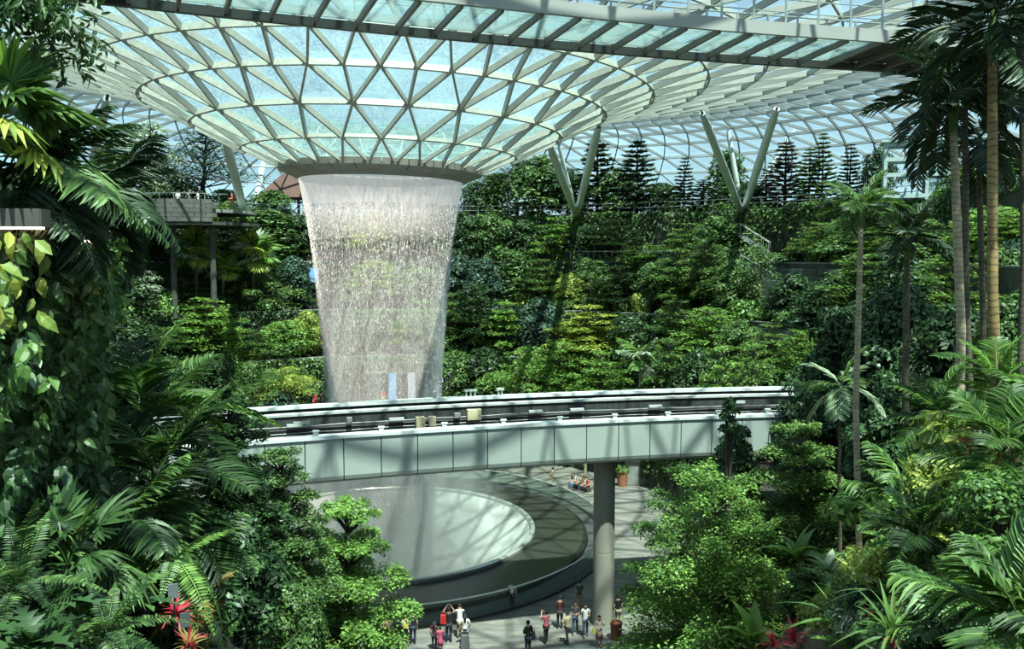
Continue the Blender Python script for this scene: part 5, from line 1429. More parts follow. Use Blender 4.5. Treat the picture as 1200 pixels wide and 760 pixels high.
clump('cordyline', 'bright red cordyline clump high on the sunny bank', 1146, 520, 14, 'tillandsia', 22, 0.5, 31, (85, 0), ['leaf_red'], 'leaf')
clump('cordyline', 'smaller red cordyline just below the bright red one', 1170, 536, 13.6, 'tillandsia', 14, 0.4, 32, (75, -5), ['leaf_red'], 'leaf')
clump('cordyline', 'red cordyline at the foot of the large bright layered tree', 930, 752, 24, 'tillandsia', 20, 0.75, 33, (85, 0), ['leaf_red'], 'leaf')
clump('cordyline', 'second red cordyline at the foot of the large bright layered tree', 905, 757, 25, 'tillandsia', 16, 0.6, 34, (85, 0), ['leaf_red'], 'leaf')
clump('cordyline', 'small red cordyline under the strap leaved clump', 1022, 735, 15, 'tillandsia', 14, 0.4, 35, (80, 0), ['leaf_red'], 'leaf')
clump('cordyline', 'pink red cordyline at the bottom edge below the striped palm', 1052, 757, 12, 'tillandsia', 12, 0.3, 36, (80, 0), ['leaf_red'], 'leaf')
clump('strap_plant', 'dark strap leaved clump in the middle of the sunny bank', 1050, 705, 13.5, 'strap', 26, 0.95, 41, (85, 5), ['leaf_mid', 'leaf_dark'], 'leaf')
clump('strap_plant', 'long strap leaved clump at the bottom beside the ferny bush', 985, 735, 18, 'strap', 26, 1.3, 42, (88, 20), ['leaf_mid', 'leaf_fern'], 'leaf')
clump('strap_plant', 'fine strap leaved clump below the drooping palm', 1045, 745, 11.5, 'strap', 28, 0.75, 43, (80, -10), ['leaf_fern', 'leaf_mid'], 'leaf')
clump('banana_plant', 'banana plant with one pale paddle leaf under the mid green layered tree', 935, 655, 26, 'paddle', 7, 1.2, 44, (80, 25), ['leaf_light', 'leaf_mid'], 'leaf')
clump('banana_plant', 'small paddle leaved plant below the pale paddle leaf', 972, 672, 23, 'paddle', 8, 0.9, 45, (70, 10), ['leaf_mid', 'leaf_pale'], 'leaf')
clump('banana_plant', 'broad bright leaf plant at the foot of the large bright layered tree', 882, 752, 26, 'paddle', 6, 1.3, 46, (85, 35), ['leaf_light'], 'leaf')
clump('banana_plant', 'single broad leaved plant before the brown soil on the sunny bank', 1148, 690, 9.8, 'paddle', 5, 0.6, 47, (88, 40), ['leaf_mid', 'leaf_fern'], 'leaf')
clump('fern', 'bright ferny bush at the foot of the slender trunk', 998, 700, 20, 'fern', 22, 1.3, 48, (75, -5), ['leaf_light', 'leaf_fern'], 'frond')
clump('fern', 'yellow green fern below the bluish feather palm', 1050, 632, 16, 'fern', 20, 0.95, 49, (70, -10), ['leaf_light', 'leaf_fern'], 'frond')
def bank_shrub(px, py, y, r, leaf, key, label, name='shrub', h=None):
    p = look(px, py, y); return plant('near_' + key, int(px + py) % 3, name, label, 'shrub', p, h or r * 1.5, r, leaf, px % 6.0)
KIT['near_small'] = [(b.foliage('near_small_foliage', 'leaf_mid'), b.wood.mesh('near_small_wood', MAT['bark_dark']), 1.5, 1.0) for b in (shrubby(401, 1.0, 1500, 0.13, 0.075), shrubby(402, 1.0, 1500, 0.14, 0.07), shrubby(403, 1.0, 1400, 0.15, 0.09))]
KIT['near_big'] = [(b.foliage('near_big_foliage', 'leaf_mid'), b.wood.mesh('near_big_wood', MAT['bark_dark']), 1.5, 1.0) for b in (shrubby(404, 1.0, 520, 0.27, 0.15), shrubby(405, 1.0, 520, 0.30, 0.13), shrubby(406, 1.0, 480, 0.28, 0.17))]
KIT['near_lance'] = [(b.foliage('near_lance_foliage', 'leaf_mid'), b.wood.mesh('near_lance_wood', MAT['bark_dark']), 1.5, 1.0) for b in (shrubby(407, 1.0, 800, 0.28, 0.055), shrubby(408, 1.0, 800, 0.26, 0.06), shrubby(409, 1.0, 800, 0.30, 0.05))]
bank_shrub(1128, 545, 15.5, 1.0, 'leaf_yellow', 'big', 'yellow green climber clump below the red cordyline')
bank_shrub(1108, 590, 15.0, 0.9, 'leaf_yellow', 'small', 'yellow green shrub beside the bluish feather palm')
bank_shrub(1030, 690, 17, 0.85, 'leaf_yellow', 'lance', 'yellow leaved shrub beside the foot of the slender trunk')
bank_shrub(1010, 615, 21, 0.9, 'leaf_light', 'big', 'light leafy shrub behind the slender trunk')
bank_shrub(1172, 620, 11, 0.8, 'leaf_fern', 'small', 'green shrub above the bottom corner palm')

LANDMARKS = [('the slender trunk', 1008, 600), ('the bright red cordyline', 1146, 520), ('the golden trunk', 1178, 410), ('the drooping yellow stemmed palm', 1080, 650), ('the bottom corner palm', 1190, 720), ('the ringed grey trunk', 1124, 450), ('the bluish feather palm', 1056, 570), ('the fine strap leaved clump', 1040, 745)]
def fill(hf, marks, pts, leaves, sizes, seed, kinds):
    g = random.Random(seed); rows = []
    for px, py in pts:
        p = on_bank(px, py, hf)
        if p is None: continue
        rows.append((px, py, p))
    used = {}
    lst = []
    for px, py, p in rows:
        d = sorted((math.hypot(px - m[1], py - m[2]), m[0]) for m in marks)
        lst.append((d[0][0], d[0][1], px, py, p))
    for dd, mk, px, py, p in sorted(lst, key=lambda q: (q[1], q[0])):
        leaf = g.choice(leaves); kd = g.choice(kinds)
        cl = {'leaf_mid': 'mid green', 'leaf_light': 'light green', 'leaf_dark': 'dark', 'leaf_glossy': 'dark glossy', 'leaf_yellow': 'yellow green', 'leaf_fern': 'fresh green', 'leaf_pale': 'pale variegated'}[leaf]
        kn = {'small': 'small leaved shrub', 'big': 'broad leaved shrub', 'lance': 'narrow leaved shrub', 'fern': 'fern', 'strap': 'strap leaved plant'}[kd]
        k = (mk, kn, cl); used[k] = used.get(k, 0) + 1
        lab = '%s %s, %s nearest to %s' % (cl, kn, ORD[used[k] - 1], mk) if used[k] > 1 else '%s %s nearest of its kind to %s' % (cl, kn, mk)
        s = p.y ** 0.6 * sizes * g.uniform(0.75, 1.25)
        if kd == 'fern': rosette('fern', lab, 'fern', p, FR['fern'], 13, s * 1.25, int(px * 3 + py), (75, -15), [leaf, 'leaf_fern'], 'frond')
        elif kd == 'strap': rosette('strap_plant', lab, 'plant', p, FR['strap'], 15, s * 1.2, int(px * 3 + py), (85, 0), [leaf, 'leaf_mid'], 'leaf')
        else: plant('near_' + kd, g.randrange(3), 'shrub', lab, 'shrub', p - Vector((0, 0, 0.1)), s * 1.5, s, leaf, g.random() * 6.28)
g = random.Random(9)
PTS = [(x + g.uniform(-14, 14), y + g.uniform(-12, 12)) for y in range(450, 780, 34) for x in range(950, 1215, 34) if x > 950 + max(0, 600 - y) * 0.35]
fill(hr, LANDMARKS, PTS, ['leaf_mid', 'leaf_light', 'leaf_fern', 'leaf_dark', 'leaf_yellow', 'leaf_glossy', 'leaf_pale'], 0.13, 5, ['small', 'big', 'lance', 'small', 'big', 'fern', 'strap'])

# ---- the near bank on the other side: climbers, palms, ferns
LMARK = [('the small hanging lamp', 108, 272), ('the yellow leaved climber', 30, 330), ('the arching frond palm', 190, 480), ('the grey slate plates', 208, 720), ('the fan leaved palm', 80, 640), ('the lobed leaf plant', 60, 700), ('the glossy dark leafy tree', 268, 650)]
PTS = [(x + g.uniform(-14, 14), y + g.uniform(-12, 12)) for y in range(330, 780, 34) for x in range(-10, 300, 34) if x < 120 + max(0, y - 330) * 0.55]
fill(hl, LMARK, PTS, ['leaf_dark', 'leaf_mid', 'leaf_glossy', 'leaf_dark', 'leaf_dark'], 0.125, 6, ['small', 'big', 'lance', 'fern', 'big', 'fern'])

LEAF1 = []
for i in range(4):
    b = PB(500 + i); V_, F_ = leafset([(0, 0, 0)], [(1, 0, 0)], [(0, 0, 1.0)], 1.0, 0.55, 'leaf', 0.12 + 0.18 * i); b.add(V_, F_); LEAF1.append(b.foliage('climber_leaf', 'leaf_glossy'))
def climber(name, label, region, y_of, n, nstuff, size, leaf, seed, lean=(0.55, -0.65, 0.5)):
    """A curtain of leaves: the largest each an object, the small ones behind joined."""
    g = random.Random(seed); x0, x1, py0, py1 = region
    t_ = thing(name, label, 'climber', look((x0 + x1) / 2, py1, y_of(x0 + x1) ))
    o_ = t_.location
    def spot(depth):
        px, py = g.uniform(x0, x1), g.uniform(py0, py1)
        return look(px, py, y_of(px) + 0.35 * math.sin(px * 0.11 + py * 0.05) + depth)
    for i in range(n):
        p = spot(g.uniform(-0.15, 0.25)); nn = (Vector(lean) + Vector((g.gauss(0, 0.4), g.gauss(0, 0.4), g.gauss(0, 0.35)))).normalized()
        d = Vector((g.gauss(0.3, 0.5), g.gauss(-0.3, 0.4), -1.0 + g.gauss(0, 0.35))); d = (d - nn * d.dot(nn)).normalized()
        M = Matrix((d, nn.cross(d), nn)).transposed()
        s = size * g.uniform(0.7, 1.25)
        o = link('leaf', LEAF1[i % 4], t_, p - o_, M.to_euler(), (s, s, s)); setmat(o, leaf if not isinstance(leaf, (list, tuple)) else g.choice(leaf))
    if nstuff:
        b = PB(seed); P = np.array([tuple(spot(g.uniform(0.1, 0.8)) - o_) for _ in range(nstuff)]); r_ = b.r
        Nn = np.array(lean) + r_.normal(0, 0.5, (nstuff, 3)); D = np.array([0.2, -0.2, -1.0]) + r_.normal(0, 0.5, (nstuff, 3))
        D = D - unit(Nn) * np.sum(D * unit(Nn), 1, keepdims=True)
        b.add(*leafset(P, D, Nn, size * r_.uniform(0.6, 1.1, nstuff), size * 0.5, 'leaf'))
        o = link('foliage', b.foliage('climber_foliage', leaf if isinstance(leaf, str) else leaf[0]), t_); o['kind'] = 'stuff'
    m = MB()
    for i in range(9 if n > 200 else 4):
        a = look(g.uniform(x0, x1), py1 + 10, y_of((x0 + x1) / 2) + 0.9); e = look(g.uniform(x0, x1), py0 + g.uniform(0, 60), y_of((x0 + x1) / 2) + 0.6)
        m.tube([a - o_, (a + e) / 2 - o_ + Vector((g.gauss(0, 0.1), 0.1, 0)), e - o_], 0.009, 5)
    link('vine_stem', m.mesh('vine_stem', MAT['bark_dark']), t_)
    return t_
climber('climber', 'dark glossy climber covering the steep bank below the hanging lamps', (-15, 128, 270, 540), lambda px: 7.4 + max(px, 0) / 60, 290, 3800, 0.15, ['leaf_mid', 'leaf_mid', 'leaf_glossy', 'leaf_fern'], 61)
climber('climber', 'yellow leaved climber, sunlight put into its colour, under the hanging lamps at the frame edge', (-10, 62, 264, 376), lambda px: 6.9 + max(px, 0) / 70, 34, 0, 0.165, ['leaf_gold', 'leaf_yellow', 'leaf_yellow'], 62)  # gold and yellow leaf colours paint in sun on the top leaves
climber('climber', 'sunlit light green climber just below the small hanging lamp', (56, 146, 276, 372), lambda px: 8.3 + max(px, 0) / 70, 120, 800, 0.13, ['leaf_light', 'leaf_yellow', 'leaf_fern'], 63)
climber('climber', 'pale leaved trailing climber beside the dark glossy one', (10, 60, 395, 450), lambda px: 7.0 + max(px, 0) / 70, 16, 0, 0.17, ['leaf_pale', 'leaf_light'], 64)
climber('climber', 'ivy curtain trailing over the large hanging lamp', (12, 98, 226, 290), lambda px: 8.6 + max(px, 0) / 70, 90, 700, 0.10, ['leaf_mid', 'leaf_fern', 'leaf_dark'], 65)
climber('climber', 'dim dark climber on the lower part of the steep bank', (-15, 120, 540, 690), lambda px: 7.2 + max(px, 0) / 55, 150, 1800, 0.16, ['leaf_glossy', 'leaf_dark'], 66)

def lpalm(label, px, py, y, key, n, size, seed, elev, leaf, lift=0.0): return clump('feather_palm', label, px, py, y, key, n, size, seed, elev, leaf, 'frond', 'palm', lift)
lpalm('arching frond palm hanging over the far slope beside the climbers', 168, 505, 13.0, 'areca', 15, 1.75, 71, (75, -15), ['leaf_mid', 'leaf_dark', 'leaf_fern'], 0.5)
lpalm('second arching palm with long fine fronds below the first', 182, 575, 11.5, 'areca', 15, 1.5, 72, (70, -25), ['leaf_mid', 'leaf_dark'], 0.3)
lpalm('palm with broad fingered fronds under the long fine fronds', 150, 615, 10.0, 'kentia', 13, 1.15, 73, (65, -35), ['leaf_mid', 'leaf_dark'])  # darker leaf mix paints in shade from a canopy that is not built
lpalm('dark low palm in the shade at the bottom of the steep bank', 225, 655, 12.0, 'kentia', 12, 0.9, 74, (70, -30), ['leaf_dark', 'leaf_mid'])
lpalm('palm with browning fronds beside the red cordyline', 232, 705, 11.0, 'areca', 9, 0.75, 75, (50, -60), ['leaf_brown', 'leaf_dark'])
clump('fan_palm', 'fan leaved palm in the shade at the frame edge', 78, 660, 7.6, 'fan', 10, 0.75, 76, (70, -20), ['leaf_mid', 'leaf_dark'], 'fan_leaf', 'palm')
clump('fern', 'long hanging fern with pale tips above the red cordyline', 205, 655, 9.5, 'fern', 12, 0.95, 77, (35, -50), ['leaf_fern', 'leaf_light'], 'frond', 'fern')
clump('fern', 'feather fern at the bottom corner of the steep bank', 20, 690, 6.2, 'fern', 14, 0.7, 78, (75, -10), ['leaf_mid', 'leaf_dark'], 'frond', 'fern')  # dark leaf colours stand in for tree shade overhead
clump('fern', 'low fern on the bottom edge beside the lobed leaf plant', 125, 745, 6.6, 'fern', 16, 0.62, 79, (70, -10), ['leaf_mid', 'leaf_dark'], 'frond', 'fern')  # leaves darkened in place of overhead tree shade
clump('philodendron', 'lobed leaf plant with spreading split leaves in the shade', 58, 705, 6.4, 'lobed', 12, 0.42, 81, (60, -20), ['leaf_glossy', 'leaf_dark'], 'leaf')
clump('philodendron', 'second lobed leaf plant at the bottom edge of the steep bank', 40, 752, 5.6, 'lobed', 11, 0.40, 82, (60, -10), ['leaf_glossy', 'leaf_dark'], 'leaf')
clump('philodendron', 'lobed leaf plant near the long hanging fern', 150, 705, 8.0, 'lobed', 10, 0.5, 83, (60, -15), ['leaf_glossy', 'leaf_fern'], 'leaf')
clump('cordyline', 'red cordyline beside the grey slate plates', 206, 722, 9.0, 'tillandsia', 30, 0.25, 84, (85, 0), ['leaf_red'], 'leaf')
clump('cordyline', 'dark red cordyline behind the upper slate plate', 208, 692, 9.6, 'tillandsia', 20, 0.25, 85, (80, 0), ['leaf_red'], 'leaf')
clump('cordyline', 'rust red cordyline on the bottom edge below the slate plates', 222, 758, 8.6, 'tillandsia', 30, 0.25, 86, (80, 0), ['leaf_red', 'leaf_brown'], 'leaf')
for px, py, lab in ((203, 692, 'upper small grey slate plate among the red cordylines'), (217, 726, 'lower small grey slate plate among the red cordylines')):
    p = look(px, py, 8.7); t_ = thing('slate_plate', lab, 'sign', p)
    m = MB(); m.box(p, (0.10, 0.02, 0.15), 0.3); m.build('plate', MAT['slate_plate'], t_)
    m = MB(); m.tube([p - Vector((0, -0.02, 0.5)), p + Vector((0, 0.02, 0.02))], 0.008, 6); m.build('stake', MAT['cable_black'], t_)

# ---- dark palms that overhang from the side
def over_palm(label, px, py, y, key, n, size, seed, elev, leaf):
    t = look(px, py, y); b = Vector((t.x - 0.9, t.y + 0.4, 0)); b.z = hl(b.x, b.y)
    return palm('palm', label, b, t, 0.10, n, size, key, n, seed, 'palm_trunk_dark', leaf, elev, False)
over_palm('dark overhanging palm with broad fronds at the upper frame edge', 40, 205, 8.5, 'kentia', 16, 1.1, 91, (60, -50), ['leaf_dark', 'leaf_palm', 'leaf_mid'])
over_palm('second dark overhanging palm nearer the far slope', 92, 235, 10.5, 'kentia', 16, 1.15, 92, (65, -50), ['leaf_dark', 'leaf_palm'])
over_palm('dark palm crown behind the two overhanging palms', 130, 225, 13.0, 'kentia', 14, 1.2, 93, (60, -45), ['leaf_palm'])
over_palm('sunlit fan palm with olive yellow leaves at the upper frame edge', -8, 150, 8.0, 'fan', 14, 0.95, 94, (70, -20), ['leaf_fern', 'leaf_yellow', 'leaf_mid'])
over_palm('dark palm low at the frame edge above the hanging lamp', 10, 245, 8.2, 'kentia', 12, 0.85, 95, (55, -40), ['leaf_dark', 'leaf_palm'])

br = PB(95); base = Vector((-6.4, 8.2, hl(-6.4, 8.2))); tips = [look(90, 40, 8.2), look(60, 20, 8.0), look(112, 62, 8.4), look(35, 8, 7.8), look(80, 78, 8.2), look(100, 8, 8.6), look(5, 30, 8)]
crown = look(-20, -30, 8.0)
br.wood.tube([(0, 0, -0.2), (0.1, 0, 2.5), crown - base], [0.11, 0.09, 0.06], 8)
for tp in tips:
    br.wood.tube([crown - base, (crown - base) * 0.5 + (tp - base) * 0.5 + Vector((0, 0, 0.12)), tp - base], [0.035, 0.02, 0.006], 5)
    for f in (0.45, 0.65, 0.82, 1.0):
        c = (crown - base) * (1 - f) + (tp - base) * f
        br.blob(tuple(c), 0.17, 24, 0.15, 0.045, 'leaf', 0.9, -1.0)
solo('overhanging_tree', 'dark narrow leaved branch hanging in at the upper corner over the glass', br, 'leaf_dark', 'bark_dark', base)

# ---- the two box lamps over the climbers
def box_lamp(label, p, w, h, d, rz, n):
    t_ = thing('hanging_lamp', label, 'lamp', p, 0)
    R = Matrix.Rotation(rz, 3, 'Z')
    m = MB(); m.box(p + R @ Vector((0, 0, h / 2)), (w, d, 0.02), rz)
    for s in (-1, 1):
        m.box(p + R @ Vector((0, s * d / 2, 0)), (w, 0.02, h), rz); m.box(p + R @ Vector((s * w / 2, 0, 0)), (0.02, d, h), rz)
    hs_ = m.build('housing', MAT['lamp_box'], t_)
    for i in range(n):
        x = (i + 0.5) / n * w - w / 2
        m = MB(); m.box(p + R @ Vector((x, 0, -h / 2)), (w / n * 0.72, d * 0.7, 0.035), rz); link('lamp_tube', m.mesh('lamp_tube', MAT['lamp_glow'], t_.location), hs_)
    m = MB(); m.tube([p + Vector((-w * 0.3, 0.02, h / 2)), p + Vector((-w * 0.3 - 1.6, 0.5, h / 2 + 0.05))], 0.03, 8); m.build('arm', MAT['cable_black'], t_)
box_lamp('large grey box lamp with two glowing tubes at the frame edge', look(20, 256, 7.6), 0.46, 0.15, 0.22, 0.15, 2)
box_lamp('small grey box lamp with glowing tubes above the sunlit climber', look(108, 273, 8.9), 0.26, 0.15, 0.22, 0.6, 2)
# ================================================================ people
def flatmat(name, c, rough=0.7): return solid(name, c, rough, 0, tuple(x * 0.85 for x in c), 6.0)
for nm, c in {'skin': (0.50, 0.30, 0.20), 'skin_tan': (0.34, 0.19, 0.12), 'hair_black': (0.012, 0.010, 0.009), 'hair_brown': (0.05, 0.03, 0.02), 'cloth_white': (0.70, 0.70, 0.68), 'cloth_black': (0.012, 0.012, 0.014), 'cloth_pink': (0.62, 0.12, 0.17), 'cloth_hot_pink': (0.70, 0.10, 0.22),
              'cloth_maroon': (0.075, 0.018, 0.022), 'cloth_beige': (0.45, 0.36, 0.22), 'cloth_grey': (0.10, 0.10, 0.105), 'cloth_jeans': (0.055, 0.085, 0.14), 'cloth_teal': (0.035, 0.085, 0.085), 'cloth_cream': (0.68, 0.50, 0.40), 'cloth_rose': (0.42, 0.20, 0.17), 'cloth_red': (0.60, 0.03, 0.03),
              'cloth_khaki': (0.30, 0.24, 0.14), 'cloth_yellow': (0.75, 0.55, 0.06), 'cloth_peach': (0.62, 0.36, 0.24), 'cloth_blue': (0.10, 0.20, 0.36), 'cloth_navy': (0.02, 0.025, 0.05), 'shoe_dark': (0.02, 0.02, 0.02), 'shoe_white': (0.6, 0.6, 0.6)}.items(): flatmat(nm, c)

def skin_mesh(name, mat, verts, rads, edges, parent, root=0):
    me = bpy.data.meshes.new(name); me.from_pydata(verts, edges, []); me.update()
    o = link(name, me, parent)
    md = o.modifiers.new('skin', 'SKIN'); md.use_smooth_shade = True; md.use_x_symmetry = False; md.branch_smoothing = 0.2
    for i, r in enumerate(rads):
        sv = me.skin_vertices[0].data[i]; sv.radius = r if isinstance(r, tuple) else (r, r); sv.use_root = (i == root)
    sb = o.modifiers.new('smooth', 'SUBSURF'); sb.levels = 1; sb.render_levels = 1
    me.materials.append(MAT[mat]); return o

ARMS = {  # elbow and wrist from the shoulder: out, forward, up
    'down': ((0.05, -0.02, -0.28), (0.05, 0.05, -0.52)),
    'phone': ((0.07, 0.16, -0.16), (-0.08, 0.32, 0.10)),
    'high': ((0.10, 0.12, 0.08), (-0.06, 0.24, 0.26)),
    'rail': ((0.16, 0.04, -0.20), (0.30, 0.24, -0.30)),
    'hold': ((0.04, 0.02, -0.27), (-0.06, 0.24, -0.24)),
    'hip': ((0.14, -0.08, -0.22), (0.02, 0.06, -0.40)),
    'lap': ((0.05, 0.06, -0.26), (-0.05, 0.30, -0.36)),
    'lean': ((0.06, 0.24, -0.14), (0.02, 0.42, -0.30)),
}
def person(label, loc, face, h=1.68, top='cloth_white', legs='cloth_black', arms=('down', 'down'), pose='stand', hair='hair_black', long_hair=False, skin='skin', sleeves='short', skirt=None, stride=0.0, group=None, tilt=0.0, shoes='shoe_dark'):
    t_ = thing('person', label, 'person', loc, face, group)
    k = h / 1.68
    S = lambda p: (p[0] * k, p[1] * k, p[2] * k)
    zs = -0.42 if pose == 'sit' else 0.0
    lean = {'stand': 0.0, 'sit': 0.02, 'lean': 0.26}[pose]
    up = lambda x, y, z: (x, y + lean * max(0, z - 0.92) * 1.2, z + zs - lean * 0.12 * max(0, z - 0.92))
    sh = [up(sx * 0.165, 0, 1.385) for sx in (-1, 1)]
    V = [up(0, 0, 0.93), up(0, 0.01, 1.10), up(0, 0.0, 1.27), up(0, 0, 1.40), up(0, 0.01, 1.48), up(0, 0.03, 1.545), up(0, 0.03, 1.61), up(0, 0.015, 1.665), up(0, 0.135, 1.565)]
    R = [(0.135, 0.10), (0.12, 0.085), (0.145, 0.10), (0.09, 0.065), (0.05, 0.05), (0.078, 0.085), (0.083, 0.092), (0.05, 0.055), (0.012, 0.014)]
    E_ = [(0, 1), (1, 2), (2, 3), (3, 4), (4, 5), (5, 6), (6, 7), (5, 8)]
    for sx in (-1, 1):                              # ears
        V.append(up(sx * 0.088, 0.01, 1.575)); R.append(0.014); E_.append((5, len(V) - 1))
    arm_pts = []
    for s, sx in enumerate((-1, 1)):
        el, wr = ARMS[arms[s]]; a = sh[s]
        e = (a[0] + sx * el[0], a[1] + el[1], a[2] + el[2]); w = (a[0] + sx * wr[0], a[1] + wr[1], a[2] + wr[2])
        d = Vector(w) - Vector(e); d.normalize(); pm = Vector(w) + d * 0.075
        i = len(V); V += [a, e, w, tuple(pm)]; R += [0.062, 0.043, 0.030, (0.036, 0.018)]; E_ += [(3, i), (i, i + 1), (i + 1, i + 2), (i + 2, i + 3)]
        side = d.cross(Vector((0, 0.6, 0.8))).normalized() if abs(d.z) < 0.7 else Vector((0, 1, 0))
        curl = d.cross(side).normalized()
        for f, (off, ln) in enumerate(((-0.027, 0.060), (-0.009, 0.072), (0.009, 0.068), (0.027, 0.052))):
            j = len(V); b_ = pm + side * off + d * 0.015; V += [tuple(b_), tuple(b_ + d * ln * 0.55 + curl * 0.006), tuple(b_ + d * ln + curl * 0.022)]; R += [0.010, 0.009, 0.007]; E_ += [(i + 3, j), (j, j + 1), (j + 1, j + 2)]
        j = len(V); b_ = Vector(w) + d * 0.03 + side * 0.036; V += [tuple(b_), tuple(b_ + d * 0.035 + side * 0.02)]; R += [0.011, 0.008]; E_ += [(i + 2, j), (j, j + 1)]
        arm_pts.append((a, e, w))
    leg_pts = []
    for s, sx in enumerate((-1, 1)):
        st = stride * (1 if s else -1)
        hp = up(sx * 0.085, 0, 0.88)
        if pose == 'sit':
            kn = (sx * 0.10, 0.42, 0.49); an = (sx * 0.10, 0.44, 0.08); to = (sx * 0.11, 0.58, 0.035)
        else:
            kn = (sx * 0.095, 0.03 + st * 0.55, 0.49); an = (sx * 0.095, -0.02 + st, 0.08); to = (sx * 0.11, 0.13 + st, 0.035)
        i = len(V); V += [hp, kn, an, to]; R += [0.085, 0.055, 0.036, (0.035, 0.025)]; E_ += [(0, i), (i, i + 1), (i + 1, i + 2), (i + 2, i + 3)]
        leg_pts.append((hp, kn, an, to))
    kk = lambda r: tuple(x * k for x in r) if isinstance(r, tuple) else r * k
    skin_mesh('body', skin, [S(v) for v in V], [kk(r) for r in R], E_, t_)
    # shirt
    V2 = [V[0], V[1], V[2], V[3]]; R2 = [(0.152, 0.117), (0.145, 0.108), (0.162, 0.117), (0.098, 0.075)]; E2 = [(0, 1), (1, 2), (2, 3)]
    lw = up(0, 0, 0.86); V2.append(lw); R2.append((0.155, 0.12)); E2.append((0, 4))
    for a, e, w in arm_pts:
        i = len(V2); a_, e_, w_ = Vector(a), Vector(e), Vector(w)
        if sleeves == 'long': V2 += [a, e, tuple(e_ + (w_ - e_) * 0.92)]; R2 += [0.076, 0.057, 0.042]; E2 += [(3, i), (i, i + 1), (i + 1, i + 2)]
        else: V2 += [a, tuple(a_ + (e_ - a_) * 0.65)]; R2 += [0.076, 0.062]; E2 += [(3, i), (i, i + 1)]
    skin_mesh('shirt', top, [S(v) for v in V2], [kk(r) for r in R2], E2, t_)
    if skirt:
        m = MB(); z0 = (0.95 + zs) * k; m.lathe([(0.13 * k, z0), (0.17 * k, z0 - 0.16 * k), (0.21 * k, z0 - 0.45 * k), (0.20 * k, z0 - 0.45 * k), (0.15 * k, z0 - 0.12 * k)], 18)
        o = link('skirt', m.mesh('skirt', MAT[skirt], smooth=True), t_)
    else:
        V3 = [V[0]]; R3 = [(0.150, 0.115)]; E3 = []
        for hp, kn, an, to in leg_pts:
            i = len(V3); V3 += [hp, kn, an]; R3 += [0.098, 0.070, 0.055]; E3 += [(0, i), (i, i + 1), (i + 1, i + 2)]
        skin_mesh('trousers', legs, [S(v) for v in V3], [kk(r) for r in R3], E3, t_)
    hc = Vector(S(V[6]))
    m = MB(); m.ball(hc + Vector((0, -0.018, 0.012)) * k, 0.1 * k, 12, 8, (0.95, 1.02, 1.0))
    m.V = [v if not (v[1] > hc.y + 0.045 * k and v[2] < hc.z + 0.045 * k) else (v[0] * 0.8, hc.y + 0.02 * k, v[2] + 0.01) for v in m.V]
    if long_hair: m.tube([hc + Vector((0, -0.06, 0.0)) * k, hc + Vector((0, -0.085, -0.14)) * k, hc + Vector((0, -0.10, -0.34)) * k], [0.088 * k, 0.085 * k, 0.05 * k], 10)
    link('hair', m.mesh('hair', MAT[hair], smooth=True), t_)
    for sx in (-1, 1):
        m = MB(); m.ball(Vector(S(up(sx * 0.03, 0.118, 1.592))), 0.011 * k, 6, 4); link('eye', m.mesh('eye', MAT['hair_black'], smooth=True), t_)
    m = MB(); m.box(Vector(S(up(0, 0.117, 1.525))), (0.045 * k, 0.012, 0.010)); link('mouth', m.mesh('mouth', MAT['cloth_rose']), t_)
    for hp, kn, an, to in leg_pts:
        c = (Vector(an) * 0.45 + Vector(to) * 0.55) * k
        m = MB(); m.ball((c.x, c.y, 0.042 * k), 0.1 * k, 10, 6, (0.45, 1.35, 0.42)); link('shoe', m.mesh('shoe', MAT[shoes], smooth=True), t_)
    return t_
def spot(px, y): 
    p = look(px, y, 19.5 * 1000 / (y - 300)); 
    d = EYE / (EYE - p.z) if p.z < EYE else 1
    q = Vector((0, 0, EYE)) + (p - Vector((0, 0, EYE))) * d; q.z = 0.0; return q
def bag(name, label, p, size, mat, cat='bag', strap=None):
    t_ = thing(name, label, cat, p); w, d, h = size
    m = MB(); m.hexa([Vector(p) + Vector(q) for q in ((-w / 2, -d / 2, 0), (w / 2, -d / 2, 0), (w / 2, d / 2, 0), (-w / 2, d / 2, 0), (-w * 0.42, -d * 0.35, h), (w * 0.42, -d * 0.35, h), (w * 0.42, d * 0.35, h), (-w * 0.42, d * 0.35, h))])
    o = m.build('pouch', MAT[mat], t_)
    bv = o.modifiers.new('round', 'BEVEL'); bv.width = 0.04; bv.segments = 2
    m = MB(); P = Vector(p); m.tube([P + Vector((-w * 0.3, 0, h * 0.95)), P + Vector((-w * 0.2, 0.02, h + 0.14)), P + Vector((w * 0.2, 0.02, h + 0.14)), P + Vector((w * 0.3, 0, h * 0.95))], 0.014, 6); m.build('strap', MAT[strap or mat], t_)
    return t_
BACK = 0.0          # facing the pool, away from the viewer
P1 = spot(476, 757); person('person in white top and black skirt with hair up beside the bright pool tree', P1, 0.2, 1.62, 'cloth_white', 'cloth_black', ('hold', 'hold'), skirt='cloth_black')
bag('backpack', 'small yellow backpack on the person in white top and black skirt', P1 + Vector((0.0, -0.17, 1.02)), (0.26, 0.14, 0.34), 'cloth_yellow')
person('person in black with loose dark hair behind the yellow backpack', spot(484, 754), 0.1, 1.70, 'cloth_black', 'cloth_navy', ('hold', 'down'))
person('child in a hot pink dress at the bottom edge facing the pool', spot(516, 764), 0.3, 1.30, 'cloth_hot_pink', 'cloth_hot_pink', ('hold', 'hold'), skirt='cloth_hot_pink')
person('person with dark hair in maroon beside the child in hot pink', spot(509, 761), -0.2, 1.45, 'cloth_maroon', 'cloth_black', ('down', 'hold'), long_hair=True)
